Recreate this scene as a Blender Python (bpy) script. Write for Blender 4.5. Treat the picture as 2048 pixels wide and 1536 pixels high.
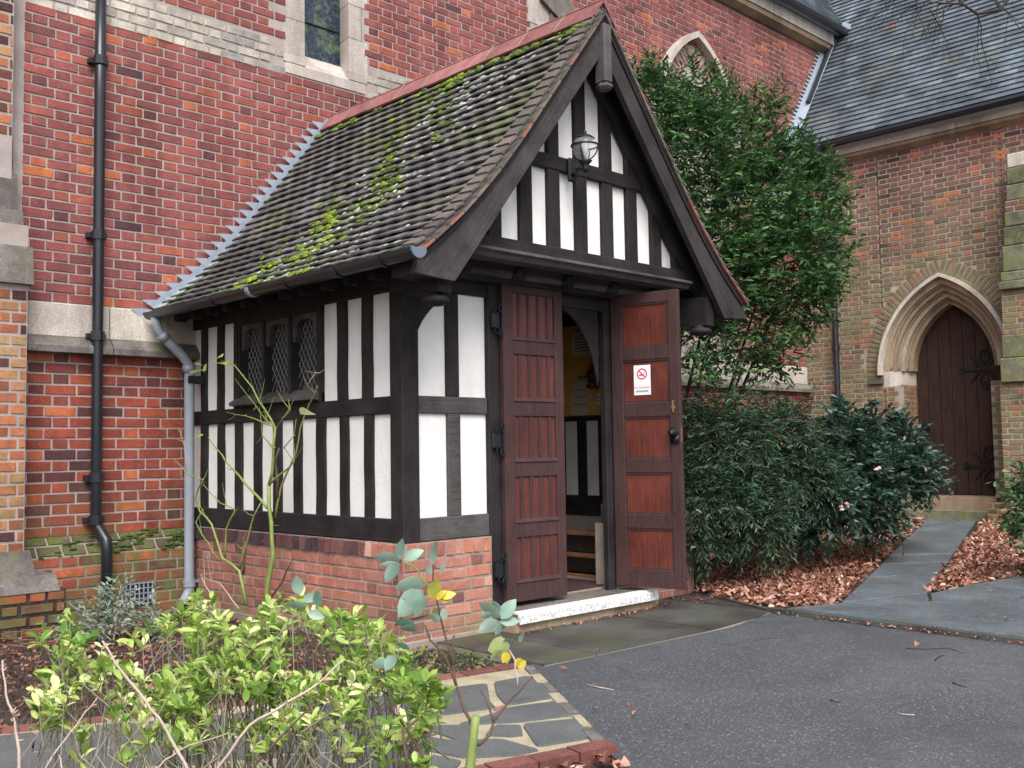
import bpy, math, random
import numpy as np
from mathutils import Matrix, Vector
for o in list(bpy.data.objects): bpy.data.objects.remove(o)
SC = bpy.context.scene
COL = SC.collection
rnd = random.Random(7)
NR = np.random.RandomState(11)
# ------------------------------------------------------------------ camera
F_PX = 2039.65
CAM = np.array([-4.05788, -5.17113, 1.30764])
_y, _p, _r = [math.radians(a) for a in (44.27549, 3.70423, -.94201)]
FW = np.array([math.sin(_y)*math.cos(_p), math.cos(_y)*math.cos(_p), math.sin(_p)])
RT = np.array([math.cos(_y), -math.sin(_y), 0.]); UP = np.cross(RT, FW)
RT, UP = math.cos(_r)*RT + math.sin(_r)*UP, -math.sin(_r)*RT + math.cos(_r)*UP
cd = bpy.data.cameras.new('camera'); cam = bpy.data.objects.new('camera', cd); COL.objects.link(cam)
cd.sensor_width = 36; cd.lens = F_PX/2048*36; cd.clip_end = 500; cd.clip_start = .05
cam.matrix_world = Matrix(((RT[0], UP[0], -FW[0], CAM[0]), (RT[1], UP[1], -FW[1], CAM[1]), (RT[2], UP[2], -FW[2], CAM[2]), (0, 0, 0, 1)))
SC.camera = cam
# ------------------------------------------------------------------ light
SUN_EL, SUN_AZ = math.radians(52), math.radians(215)      # azimuth clockwise from +Y
w = bpy.data.worlds.new('World'); SC.world = w; w.use_nodes = True
nt = w.node_tree; bg = nt.nodes['Background']
sky = nt.nodes.new('ShaderNodeTexSky'); sky.sky_type = 'NISHITA'; sky.sun_disc = False
sky.sun_elevation = SUN_EL; sky.sun_rotation = SUN_AZ; sky.dust_density = 4; sky.air_density = 1.0; sky.ozone_density = 1
hs = nt.nodes.new('ShaderNodeHueSaturation'); hs.inputs['Saturation'].default_value = .42
nt.links.new(sky.outputs[0], hs.inputs['Color']); nt.links.new(hs.outputs[0], bg.inputs[0])
bg.inputs[1].default_value = .125
sl = bpy.data.lights.new('sun', 'SUN'); so = bpy.data.objects.new('sun', sl); COL.objects.link(so)
sl.energy = 1.35; sl.angle = math.radians(35); sl.color = (1, .985, .96)
sd = Vector((math.sin(SUN_AZ)*math.cos(SUN_EL), math.cos(SUN_AZ)*math.cos(SUN_EL), math.sin(SUN_EL)))
so.rotation_euler = (-sd).to_track_quat('-Z', 'Y').to_euler()
so.location = (-6, -8, 12)
SC.view_settings.view_transform = 'Standard'; SC.view_settings.look = 'None'
SC.view_settings.gamma = 1; SC.view_settings.use_curve_mapping = False
SC.view_settings.exposure = 1.05
SC.render.engine = 'CYCLES'
# ------------------------------------------------------------------ geometry helpers
def at(px, py, ax, v):
    """the world point on the plane ax = v that the photograph shows at px, py (used once, to read sizes off the photograph)"""
    d = FW + RT*(px-1024)/F_PX + UP*(768-py)/F_PX
    i = 'xyz'.index(ax)
    return CAM + d*(v-CAM[i])/d[i]
def on_depth(px, py, depth):
    return CAM + (FW + RT*(px-1024)/F_PX + UP*(768-py)/F_PX)*depth
def pix(P):
    d = np.asarray(P, float)-CAM; z = d @ FW
    return 1024+F_PX*(d @ RT)/z, 768-F_PX*(d @ UP)/z, z
class MB:
    def __init__(s): s.V = []; s.F = []; s.T = []; s.n = 0; s.t = .5
    def add(s, V, F, t=None):
        V = [tuple(v) for v in V]
        s.F += [tuple(i+s.n for i in f) for f in F]; s.V += V; s.n += len(V)
        s.T += [s.t if t is None else t]*len(F); return s
    def box(s, x0, x1, y0, y1, z0, z1, t=None, ch=0):
        if x0 > x1: x0, x1 = x1, x0
        if y0 > y1: y0, y1 = y1, y0
        if z0 > z1: z0, z1 = z1, z0
        if ch:
            c = min(ch, (x1-x0)/3, (y1-y0)/3, (z1-z0)/3)
            V = []
            for (a, b, e) in ((x0, x1, 0), ):
                pass
            # chamfered box: 24 verts
            V = []; idx = {}
            for sx in (0, 1):
                for sy in (0, 1):
                    for sz in (0, 1):
                        X, Y, Z = (x0, x1)[sx], (y0, y1)[sy], (z0, z1)[sz]
                        ix, iy, iz = X+(c if sx == 0 else -c), Y+(c if sy == 0 else -c), Z+(c if sz == 0 else -c)
                        idx[sx, sy, sz] = len(V); V += [(X, iy, iz), (ix, Y, iz), (ix, iy, Z)]
            I = lambda a, b, e, k: idx[a, b, e]+k
            Fs = []
            for a in (0, 1):
                q = [I(a, 0, 0, 0), I(a, 1, 0, 0), I(a, 1, 1, 0), I(a, 0, 1, 0)]; Fs.append(q if a else q[::-1])
                q = [I(0, a, 0, 1), I(0, a, 1, 1), I(1, a, 1, 1), I(1, a, 0, 1)]; Fs.append(q if a else q[::-1])
                q = [I(0, 0, a, 2), I(1, 0, a, 2), I(1, 1, a, 2), I(0, 1, a, 2)]; Fs.append(q if a else q[::-1])
            for a in (0, 1):
                for b in (0, 1):
                    Fs.append([I(a, b, 0, 0), I(a, b, 1, 0), I(a, b, 1, 1), I(a, b, 0, 1)])
                    Fs.append([I(a, 0, b, 0), I(a, 1, b, 0), I(a, 1, b, 2), I(a, 0, b, 2)])
                    Fs.append([I(0, a, b, 1), I(1, a, b, 1), I(1, a, b, 2), I(0, a, b, 2)])
                    for e in (0, 1): Fs.append([I(a, b, e, 0), I(a, b, e, 1), I(a, b, e, 2)])
            return s.add(V, Fs, t)
        return s.add([(x0, y0, z0), (x1, y0, z0), (x1, y1, z0), (x0, y1, z0), (x0, y0, z1), (x1, y0, z1), (x1, y1, z1), (x0, y1, z1)],
                     [(3, 2, 1, 0), (4, 5, 6, 7), (0, 1, 5, 4), (1, 2, 6, 5), (2, 3, 7, 6), (3, 0, 4, 7)], t)
    def prism(s, pts, ax, a, b, t=None):
        """polygon pts (2D, in the two other axes in order) extruded from a to b along ax"""
        n = len(pts)
        def mk(p, v):
            return {'x': (v, p[0], p[1]), 'y': (p[0], v, p[1]), 'z': (p[0], p[1], v)}[ax]
        V = [mk(p, a) for p in pts]+[mk(p, b) for p in pts]
        return s.add(V, [tuple(range(n)), tuple(range(2*n-1, n-1, -1))]+[(i, i+n, (i+1) % n+n, (i+1) % n) for i in range(n)], t)
    def strip(s, A, B, ax, a, b, t=None):
        """solid between two equally long 2D polylines A and B, from a to b along ax"""
        for i in range(len(A)-1): s.prism([A[i], A[i+1], B[i+1], B[i]], ax, a, b, t)
        return s
    def tube(s, P, R, n=8, t=None, cap=True):
        P = [np.asarray(p, float) for p in P]
        if not hasattr(R, '__len__'): R = [R]*len(P)
        V = []; up = None
        for i, p in enumerate(P):
            d = P[min(i+1, len(P)-1)]-P[max(i-1, 0)]; d = d/(np.linalg.norm(d)+1e-9)
            if up is None:
                up = np.array([0, 0, 1.]) if abs(d[2]) < .9 else np.array([1., 0, 0])
            u = np.cross(d, up); u /= np.linalg.norm(u)+1e-9; v = np.cross(u, d); up = v
            for k in range(n):
                a = 2*math.pi*k/n; V.append(p+R[i]*(math.cos(a)*u+math.sin(a)*v))
        F = [(i*n+k, i*n+(k+1) % n, (i+1)*n+(k+1) % n, (i+1)*n+k) for i in range(len(P)-1) for k in range(n)]
        if cap: F += [tuple(range(n))[::-1], tuple((len(P)-1)*n+k for k in range(n))]
        return s.add(V, F, t)
    def lathe(s, prof, c, n=16, axis='z', t=None):
        V = []
        for r, h in prof:
            for k in range(n):
                a = 2*math.pi*k/n; x, y = r*math.cos(a), r*math.sin(a)
                V.append({'z': (c[0]+x, c[1]+y, c[2]+h), 'y': (c[0]+x, c[1]+h, c[2]+y), 'x': (c[0]+h, c[1]+x, c[2]+y)}[axis])
        F = [(i*n+k, i*n+(k+1) % n, (i+1)*n+(k+1) % n, (i+1)*n+k) for i in range(len(prof)-1) for k in range(n)]
        F += [tuple(range(n))[::-1], tuple((len(prof)-1)*n+k for k in range(n))]
        return s.add(V, F, t)
    def build(s, name, mat, parent=None, kind=None, smooth=False):
        me = bpy.data.meshes.new(name); me.from_pydata(s.V, [], s.F); me.update()
        a = me.attributes.new('tint', 'FLOAT', 'FACE'); a.data.foreach_set('value', s.T)
        return link(name, me, mat, parent, kind, smooth)
def wloc(o):
    v = np.zeros(3)
    while o is not None: v = v+np.array(o.location); o = o.parent
    return v
def link(name, me, mat, parent=None, kind=None, smooth=False, loc=(0, 0, 0)):
    if mat is not None and not me.materials: me.materials.append(mat)
    if len(me.polygons): me.polygons.foreach_set('use_smooth', [bool(smooth)]*len(me.polygons))
    o = bpy.data.objects.new(name, me); COL.objects.link(o)
    if parent is not None:
        o.parent = parent; o.location = tuple(np.array(loc, float)-wloc(parent))
    else: o.location = loc
    if kind: o['kind'] = kind
    return o
def tag(o, label=None, cat=None, group=None, kind=None):
    if label: o['label'] = label
    if cat: o['category'] = cat
    if group: o['group'] = group
    if kind: o['kind'] = kind
    return o
def thing(name, loc, label, cat, group=None):
    o = bpy.data.objects.new(name, None); COL.objects.link(o); o.location = loc; o.empty_display_size = .1
    return tag(o, label, cat, group)
# merged or separate copies of small templates -----------------------------------------
class Tmpl:
    def __init__(s, V, F):
        s.V = np.array(V, float); s.ls = [len(f) for f in F]; s.lv = np.array([i for f in F for i in f]); s.F = F
def merged(name, T, Ms, tints, mat, parent=None, kind='stuff', smooth=False, label=None):
    """T: list of templates, Ms: list of (template index, 3x4 matrix)"""
    me = bpy.data.meshes.new(name); Vs = []; LV = []; LT = []; TT = []; n = 0
    by = {}
    for i, (k, M) in enumerate(Ms): by.setdefault(k, []).append(i)
    for k, ids in by.items():
        t = T[k]; M = np.array([Ms[i][1] for i in ids]); m = len(ids); nv = len(t.V)
        P = np.einsum('mij,vj->mvi', M[:, :, :3], t.V)+M[:, None, :, 3]
        Vs.append(P.reshape(-1, 3)); LV.append((t.lv[None, :]+(n+np.arange(m)*nv)[:, None]).ravel())
        LT.append(np.tile(t.ls, m)); TT.append(np.repeat(np.array([tints[i] for i in ids]), len(t.ls))); n += m*nv
    V = np.concatenate(Vs); LV = np.concatenate(LV); LT = np.concatenate(LT); TT = np.concatenate(TT)
    me.vertices.add(len(V)); me.vertices.foreach_set('co', V.ravel().astype(np.float32))
    me.loops.add(len(LV)); me.loops.foreach_set('vertex_index', LV.astype(np.int32))
    me.polygons.add(len(LT)); ls = np.concatenate([[0], np.cumsum(LT)[:-1]])
    me.polygons.foreach_set('loop_start', ls.astype(np.int32)); me.polygons.foreach_set('loop_total', LT.astype(np.int32))
    me.update(calc_edges=True); me.validate()
    a = me.attributes.new('tint', 'FLOAT', 'FACE'); a.data.foreach_set('value', TT.astype(np.float32))
    o = link(name, me, mat, parent, kind, smooth)
    if label: o['label'] = label
    return o
_cache = {}
def pieces(name, T, Ms, tints, mat, parent, n=300, stuff=None, smooth=False, key=None):
    """the n pieces that show largest become objects of their own, the rest one joined part"""
    key = key or name+mat.name
    sc = []
    for k, M in Ms:
        c = M[:, 3]; x, y, z = pix(c); size = np.linalg.norm(M[:, 0])+np.linalg.norm(M[:, 2])
        vis = z > .2 and -20 < x < 2068 and -20 < y < 1556
        sc.append(-(size/max(z, .2)) if vis else 10)
    order = np.argsort(sc, kind='stable'); own = [i for i in order[:n] if sc[i] < 0]; rest = [i for i in range(len(Ms)) if i not in set(own)]
    for i in own:
        k, M = Ms[i]; q = round(tints[i]*15)/15
        kk = (key, k, q)
        if kk not in _cache:
            t = T[k]; me = bpy.data.meshes.new(name); me.from_pydata(t.V.tolist(), [], t.F); me.materials.append(mat)
            a = me.attributes.new('tint', 'FLOAT', 'FACE'); a.data.foreach_set('value', [q]*len(t.F))
            me.polygons.foreach_set('use_smooth', [bool(smooth)]*len(t.F))
            _cache[kk] = me
        o = bpy.data.objects.new(name, _cache[kk]); COL.objects.link(o); o.parent = parent
        A = Matrix([list(M[0]), list(M[1]), list(M[2]), [0, 0, 0, 1]]); wl = wloc(parent)
        A.translation = A.translation-Vector(wl)
        o.matrix_local = A
    if rest:
        merged(stuff or name+'s', T, [Ms[i] for i in rest], [tints[i] for i in rest], mat, parent, 'stuff', smooth)
# templates
def brick_tmpl(seed, ch=.08):
    r = random.Random(seed); j = lambda a: (r.random()-.5)*a
    V = [(-.5, .5, -.5), (.5, .5, -.5), (.5, .5, .5), (-.5, .5, .5)]
    V += [(-.5+j(.03), -.25, -.5+j(.05)), (.5+j(.03), -.25, -.5+j(.05)), (.5+j(.02), -.25, .5+j(.05)), (-.5+j(.02), -.25, .5+j(.05))]
    c = ch*.4; d = ch
    V += [(-.5+c+j(.03), -.5+j(.1), -.5+d+j(.06)), (.5-c+j(.03), -.5+j(.1), -.5+d+j(.06)), (.5-c+j(.03), -.5+j(.1), .5-d+j(.06)), (-.5+c+j(.03), -.5+j(.1), .5-d+j(.06))]
    F = [(8, 9, 10, 11)]
    for a in (0, 4):
        for k in range(4): F.append((a+k, a+(k+1) % 4, a+4+(k+1) % 4, a+4+k))
    return Tmpl(V, F)
BT = [brick_tmpl(i) for i in range(12)]
def block_tmpl(seed=0):
    return brick_tmpl(seed, .04)
SBT = [block_tmpl(i+20) for i in range(3)]
def M34(c, X, Y, Z):
    X = np.asarray(X, float); Y = np.asarray(Y, float); Z = np.asarray(Z, float); lz = np.linalg.norm(Z)
    Y = Y-X*(Y @ X)/(X @ X+1e-12); Z = Z-X*(Z @ X)/(X @ X+1e-12); Z = Z-Y*(Z @ Y)/(Y @ Y+1e-12); Z = Z*lz/(np.linalg.norm(Z)+1e-12)
    return np.array([[X[0], Y[0], Z[0], c[0]], [X[1], Y[1], Z[1], c[1]], [X[2], Y[2], Z[2], c[2]]], float)
def lay(O, U, N, u0, u1, z0, course, period, ncourse, keep, tint, proud=.006, depth=.05, joint=.011, bond='flemish', seed=1, zj=None):
    """Flemish bond on the plane through O spanned by U and z, outward normal N.  returns matrices, tints"""
    r = random.Random(seed); O = np.array(O, float); U = np.array(U, float); N = np.array(N, float); Ms = []; Ts = []
    S, H = period*2/3, period/3
    for c in range(ncourse):
        zc = z0+(c+.5)*course
        u = u0-((c % 2)*(period/2))-.0; k = 0
        odd = (c % 2)
        u = u0-(S*.5+H*.0 if odd else 0)-(H*.5 if odd else 0)
        while u < u1:
            L = S if k % 2 == 0 else H
            a, b = max(u, u0), min(u+L, u1)
            if b-a > .018 and keep((a+b)/2, zc, a, b):
                cu = (a+b)/2; l = b-a-joint; jz = (r.random()-.5)*.0035; pr = proud+(r.random()-.5)*.003
                cen = O+U*cu+N*(pr-depth/2)+np.array([0, 0, zc+jz])
                Ms.append((r.randrange(12), M34(cen, U*l, -N*depth, np.array([0, 0, course-joint+(r.random()-.5)*.002])))); Ts.append(tint(cu, zc, r))
            u += L; k += 1
    return Ms, Ts
# ------------------------------------------------------------------ materials
def mat_new(name):
    m = bpy.data.materials.new(name); m.use_nodes = True; n = m.node_tree; b = n.nodes['Principled BSDF']; return m, n, b
def nd(n, t, **k):
    x = n.nodes.new(t)
    for a, v in k.items():
        if a in x.inputs.keys(): x.inputs[a].default_value = v
        else: setattr(x, a, v)
    return x
def ramp(n, src, cols, interp='LINEAR'):
    r = n.nodes.new('ShaderNodeValToRGB'); r.color_ramp.interpolation = interp
    e = r.color_ramp.elements
    e[0].position = cols[0][0]; e[0].color = (*cols[0][1], 1); e[1].position = cols[-1][0]; e[1].color = (*cols[-1][1], 1)
    for p, c in cols[1:-1]:
        x = e.new(p); x.color = (*c, 1)
    n.links.new(src, r.inputs[0]); return r
def mixc(n, fac, a, b, mode='MIX'):
    m = n.nodes.new('ShaderNodeMix'); m.data_type = 'RGBA'; m.blend_type = mode
    if isinstance(fac, float): m.inputs[0].default_value = fac
    else: n.links.new(fac, m.inputs[0])
    for i, v in ((6, a), (7, b)):
        if isinstance(v, tuple): m.inputs[i].default_value = (*v, 1)
        else: n.links.new(v, m.inputs[i])
    return m.outputs[2]
def math_(n, op, a, b=None, clamp=False):
    m = n.nodes.new('ShaderNodeMath'); m.operation = op; m.use_clamp = clamp
    for i, v in ((0, a), (1, b)):
        if v is None: continue
        if isinstance(v, (int, float)): m.inputs[i].default_value = v
        else: n.links.new(v, m.inputs[i])
    return m.outputs[0]
def pos(n, scale=(1, 1, 1)):
    g = n.nodes.new('ShaderNodeNewGeometry'); v = n.nodes.new('ShaderNodeVectorMath'); v.operation = 'MULTIPLY'
    n.links.new(g.outputs['Position'], v.inputs[0]); v.inputs[1].default_value = scale; return v.outputs[0]
def noise(n, vec, scale, detail=4, rough=.55):
    t = n.nodes.new('ShaderNodeTexNoise'); t.inputs['Scale'].default_value = scale; t.inputs['Detail'].default_value = detail
    t.inputs['Roughness'].default_value = rough; n.links.new(vec, t.inputs['Vector']); return t.outputs['Fac']
def stepf(n, v, lo, hi):
    m = n.nodes.new('ShaderNodeMapRange'); m.clamp = True; n.links.new(v, m.inputs[0]); m.inputs[1].default_value = lo; m.inputs[2].default_value = hi
    return m.outputs[0]
def bump(n, b, h, strength=.3, dist=.01):
    x = n.nodes.new('ShaderNodeBump'); x.inputs['Strength'].default_value = strength; x.inputs['Distance'].default_value = dist
    n.links.new(h, x.inputs['Height']); n.links.new(x.outputs[0], b.inputs['Normal'])
def tint_(n):
    a = n.nodes.new('ShaderNodeAttribute'); a.attribute_name = 'tint'; return a.outputs['Fac']
def posz(n, ax='Z'):
    g = n.nodes.new('ShaderNodeNewGeometry'); s = n.nodes.new('ShaderNodeSeparateXYZ'); n.links.new(g.outputs['Position'], s.inputs[0]); return s.outputs[ax]
def mat_var(name, cols, rough=.85, ns=14, amt=.35, bmp=.4, bd=.004, algae=None, spec=.3, fine=90, bright=None, stretch=(1, 1, 1), green=(.09, .10, .035), pale=0.):
    """colour from the tint of the piece, mottled by world position; algae=(lo, hi, scale) adds green growth"""
    m, n, b = mat_new(name); p = pos(n, stretch)
    c = ramp(n, tint_(n), cols).outputs[0]
    f = noise(n, p, ns, 5, .65); c = mixc(n, stepf(n, f, .3, .7), mixc(n, amt, c, (.02, .015, .015), 'MIX'), c)
    g = noise(n, p, fine, 3, .6)
    c = mixc(n, 1., c, ramp(n, g, [(.25, (.72, .72, .72)), (.75, (1.25, 1.25, 1.25))]).outputs[0], 'MULTIPLY')
    f3 = noise(n, pos(n), 1.1, 4, .6); c = mixc(n, 1., c, ramp(n, f3, [(.3, (.78, .76, .78)), (.7, (1.15, 1.15, 1.15))]).outputs[0], 'MULTIPLY')
    f4 = noise(n, pos(n, (1, 1, .22)), 2.6, 5, .65); c = mixc(n, 1., c, ramp(n, f4, [(.36, (.70, .68, .68)), (.6, (1.08, 1.08, 1.08))]).outputs[0], 'MULTIPLY')
    if pale:
        h = noise(n, p, 37, 4, .6); c = mixc(n, math_(n, 'MULTIPLY', stepf(n, h, .6, .75), pale), c, (.42, .38, .33))
    if algae:
        lo, hi, s = algae[:3]; a = noise(n, p, s, 5, .6); a = stepf(n, a, lo, hi)
        if len(algae) > 3:
            zl = algae[3]; a = math_(n, 'MULTIPLY', a, stepf(n, posz(n), zl[1], zl[0]))
        a2 = noise(n, p, s*9, 3, .6); a = math_(n, 'MULTIPLY', a, stepf(n, a2, .25, .6))
        c = mixc(n, a, c, green)
    n.links.new(c, b.inputs['Base Color']); b.inputs['Roughness'].default_value = rough; b.inputs['Specular IOR Level'].default_value = spec
    bump(n, b, g, bmp, bd); return m
def mat_flat(name, c, rough=.6, metal=0, ns=30, amt=.25, bmp=.15, spec=.4):
    m, n, b = mat_new(name); p = pos(n); f = noise(n, p, ns, 4)
    cc = mixc(n, f, tuple(x*(1-amt) for x in c), tuple(min(1, x*(1+amt)) for x in c))
    n.links.new(cc, b.inputs['Base Color']); b.inputs['Roughness'].default_value = rough; b.inputs['Metallic'].default_value = metal
    b.inputs['Specular IOR Level'].default_value = spec
    if bmp: bump(n, b, noise(n, p, ns*6, 3), bmp, .003)
    return m
def mat_wood(name, dark, light, axis='z', rough=.75, amt=.5, spec=.3, rot=0):
    m, n, b = mat_new(name); st = {'z': (1, 1, .06), 'x': (.06, 1, 1), 'y': (1, .06, 1)}[axis]
    p = pos(n, st)
    if rot:
        vr = n.nodes.new('ShaderNodeVectorRotate'); vr.rotation_type = 'Y_AXIS'; vr.inputs['Angle'].default_value = math.radians(rot); n.links.new(pos(n), vr.inputs[0])
        vm = n.nodes.new('ShaderNodeVectorMath'); vm.operation = 'MULTIPLY'; n.links.new(vr.outputs[0], vm.inputs[0]); vm.inputs[1].default_value = st; p = vm.outputs[0]
    f = noise(n, p, 60, 6, .65); q = noise(n, pos(n), 3.2, 4, .6); f2 = noise(n, p, 220, 3, .7)
    c = mixc(n, stepf(n, f, .32, .68), dark, light)
    c = mixc(n, math_(n, 'MULTIPLY', stepf(n, q, .35, .7), amt), c, tuple(x*2.2+.01 for x in light))
    c = mixc(n, 1., c, ramp(n, f2, [(.3, (.6, .6, .6)), (.7, (1.2, 1.2, 1.2))]).outputs[0], 'MULTIPLY')
    n.links.new(c, b.inputs['Base Color']); b.inputs['Roughness'].default_value = rough; b.inputs['Specular IOR Level'].default_value = spec
    bump(n, b, f, .5, .004); return m
# brick tints: 0 burnt purple, .5 dull red, 1 bright orange
M_BRN = mat_var('brick_nave', [(0, (.10, .045, .055)), (.25, (.20, .068, .068)), (.55, (.31, .092, .083)), (.85, (.42, .115, .068)), (1, (.56, .17, .07))], amt=.28, pale=.25, ns=9)
M_BRL = mat_var('brick_plinth', [(0, (.10, .042, .045)), (.3, (.24, .060, .048)), (.6, (.37, .080, .048)), (.85, (.48, .115, .052)), (1, (.56, .18, .08))], amt=.35, algae=(.38, .56, 2.2, (.55, 1.15)), pale=.25, green=(.115, .125, .045))
M_BRB = mat_var('brick_buttress', [(0, (.05, .03, .035)), (.3, (.24, .08, .05)), (.6, (.46, .15, .085)), (.85, (.58, .23, .10)), (1, (.52, .34, .18))], amt=.3, algae=(.45, .65, 2.5, (.6, 2.4)), pale=.3)
M_BRT = mat_var('brick_transept', [(0, (.08, .045, .05)), (.3, (.22, .10, .09)), (.6, (.33, .125, .105)), (.85, (.50, .13, .08)), (1, (.62, .18, .08))], amt=.25, algae=(.30, .50, 1.1, (3.6, 5.5)), pale=.4, green=(.20, .19, .10))
M_BRP = mat_var('brick_porch', [(0, (.07, .045, .055)), (.2, (.26, .11, .09)), (.4, (.40, .165, .125)), (.65, (.48, .21, .16)), (.85, (.54, .17, .10)), (1, (.58, .34, .26))], amt=.22, ns=11, algae=(.44, .62, 2.4, (.10, .40)), pale=.5, green=(.20, .20, .10))
M_CRM = mat_var('cream_brick', [(0, (.30, .29, .27)), (.4, (.48, .45, .38)), (.7, (.58, .54, .45)), (1, (.66, .62, .55))], amt=.35, pale=.6)
def mat_mortar(name, c, algae=0.):
    m, n, b = mat_new(name); p = pos(n); f = noise(n, p, 6, 5, .6); g = noise(n, p, 150, 3)
    cc = mixc(n, stepf(n, f, .3, .75), c, tuple(x*.55 for x in c)); cc = mixc(n, stepf(n, g, .4, .8), cc, tuple(x*.7 for x in c))
    if algae: cc = mixc(n, math_(n, 'MULTIPLY', stepf(n, noise(n, p, 1.4, 4), .38, .6), algae), cc, (.17, .17, .09))
    n.links.new(cc, b.inputs['Base Color']); b.inputs['Roughness'].default_value = .95; bump(n, b, g, .5, .004); return m
M_MOR = mat_mortar('mortar', (.45, .38, .355))
M_MORL = mat_mortar('mortar_grey', (.33, .28, .24), .5)
M_MORT = mat_mortar('mortar_transept', (.55, .51, .43), .6)
M_MORP = mat_mortar('mortar_porch', (.38, .31, .26))
M_STONE = mat_var('pale_stone', [(0, (.40, .36, .31)), (1, (.62, .56, .50))], amt=.12, ns=5, pale=.2, bmp=.3, fine=60)
M_STONED = mat_var('weathered_stone', [(0, (.13, .12, .11)), (.5, (.22, .20, .185)), (1, (.36, .33, .30))], amt=.55, ns=9, algae=(.5, .7, 5), green=(.13, .14, .06), pale=.5)
M_PLM = mat_var('moss_grown_brick', [(0, (.06, .05, .04)), (.5, (.14, .10, .07)), (1, (.24, .16, .11))], amt=.5, ns=12, algae=(.40, .56, 5), green=(.10, .125, .03), pale=.3, bmp=.8, bd=.01)
M_STONEG = mat_var('mossy_stone', [(0, (.17, .18, .10)), (.5, (.27, .27, .18)), (1, (.42, .40, .33))], amt=.6, ns=9, algae=(.48, .66, 6), green=(.17, .20, .06), pale=.6)
M_CORN = mat_var('stained_stone', [(0, (.26, .19, .11)), (.5, (.42, .33, .23)), (1, (.74, .64, .52))], amt=.28, ns=6, pale=.3, stretch=(1, 1, .4))
M_TZ = mat_wood('dark_oak_upright', (.006, .005, .006), (.021, .016, .017), 'z')
M_TX = mat_wood('dark_oak_along_front', (.006, .005, .006), (.021, .017, .018), 'x')
M_TY = mat_wood('dark_oak_along_side', (.006, .005, .006), (.021, .017, .018), 'y')
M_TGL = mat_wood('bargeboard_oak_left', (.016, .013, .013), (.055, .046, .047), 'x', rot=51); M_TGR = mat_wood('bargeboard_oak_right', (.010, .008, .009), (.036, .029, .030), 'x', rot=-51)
M_TG = mat_wood('grey_weathered_oak', (.018, .016, .016), (.075, .066, .066), 'x')
M_DOOR = mat_wood('red_brown_door_frame', (.030, .013, .014), (.062, .026, .026), 'z', amt=.25, spec=.4)
M_DPAN = mat_wood('red_stained_door_panel', (.050, .013, .012), (.11, .026, .020), 'z', rough=.5, amt=.3, spec=.5)
M_DPAN2 = mat_wood('red_stained_inner_panel', (.055, .013, .010), (.14, .030, .018), 'z', rough=.45, amt=.35, spec=.5)
M_SDOOR = mat_wood('old_oak_plank', (.018, .011, .009), (.06, .030, .022), 'z', amt=.15)
def mat_plaster():
    m, n, b = mat_new('white_limewash'); p = pos(n); f = noise(n, p, 3, 5, .6); g = noise(n, p, 40, 5, .6); s = noise(n, pos(n, (1, 1, .45)), 7, 5)
    c = mixc(n, stepf(n, f, .35, .8), (.84, .825, .81), (.76, .735, .715)); c = mixc(n, math_(n, 'MULTIPLY', stepf(n, s, .52, .78), .4), c, (.60, .56, .51))
    c = mixc(n, math_(n, 'MULTIPLY', stepf(n, noise(n, p, 160, 2), .68, .76), .5), c, (.35, .31, .27))
    n.links.new(c, b.inputs['Base Color']); b.inputs['Roughness'].default_value = .9; b.inputs['Specular IOR Level'].default_value = .2
    bump(n, b, g, .5, .008); return m
M_PL = mat_plaster()
M_PIPEB = mat_flat('black_painted_iron', (.014, .017, .023), .3, amt=.3, ns=8, spec=.5)
M_PIPEG = mat_flat('grey_painted_pipe', (.26, .29, .34), .4, amt=.2, ns=9)
M_IRON = mat_flat('black_iron', (.012, .013, .016), .45, amt=.4)
M_LEAD = mat_flat('lead_sheet', (.33, .38, .46), .45, metal=.0, ns=12, amt=.22, bmp=.3)
M_TILE = mat_var('roof_tile', [(0, (.045, .042, .042)), (.45, (.13, .125, .128)), (.8, (.20, .20, .195)), (.95, (.25, .19, .17)), (1, (.38, .15, .10))], amt=.3, ns=9, pale=.35, algae=(.5, .68, 1.6), green=(.13, .15, .06), fine=70)
M_RIDGE = mat_var('red_ridge_tile', [(0, (.27, .10, .095)), (1, (.45, .20, .19))], amt=.4, ns=9, pale=.4)
M_CLAY = mat_var('red_clay_edge', [(0, (.10, .09, .085)), (.6, (.21, .17, .15)), (1, (.42, .14, .09))], amt=.35, ns=11, pale=.4)
M_SLATE = mat_var('roof_slate', [(0, (.05, .065, .08)), (.5, (.12, .155, .18)), (.95, (.26, .31, .34)), (1, (.28, .15, .12))], amt=.35, ns=4, rough=.42, spec=.6, pale=.2, algae=(.58, .78, 1.2), green=(.15, .16, .09))
M_MOSS = mat_var('moss', [(0, (.04, .08, .012)), (.5, (.115, .19, .02)), (1, (.30, .40, .035))], amt=.3, ns=60, fine=200, bmp=.8, bd=.01)
def mat_leaf(name, cols, rough=.45, spec=.5, trans=.25, veins=0):
    m, n, b = mat_new(name); c = ramp(n, tint_(n), cols).outputs[0]; f = noise(n, pos(n), 25, 3)
    c = mixc(n, 1., c, ramp(n, f, [(.25, (.7, .7, .7)), (.75, (1.25, 1.25, 1.25))]).outputs[0], 'MULTIPLY')
    n.links.new(c, b.inputs['Base Color']); b.inputs['Roughness'].default_value = rough; b.inputs['Specular IOR Level'].default_value = spec
    if trans:
        t = n.nodes.new('ShaderNodeBsdfTranslucent'); n.links.new(c, t.inputs[0]); x = n.nodes.new('ShaderNodeMixShader'); x.inputs[0].default_value = trans
        n.links.new(b.outputs[0], x.inputs[1]); n.links.new(t.outputs[0], x.inputs[2]); n.links.new(x.outputs[0], n.nodes['Material Output'].inputs[0])
    return m
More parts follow.
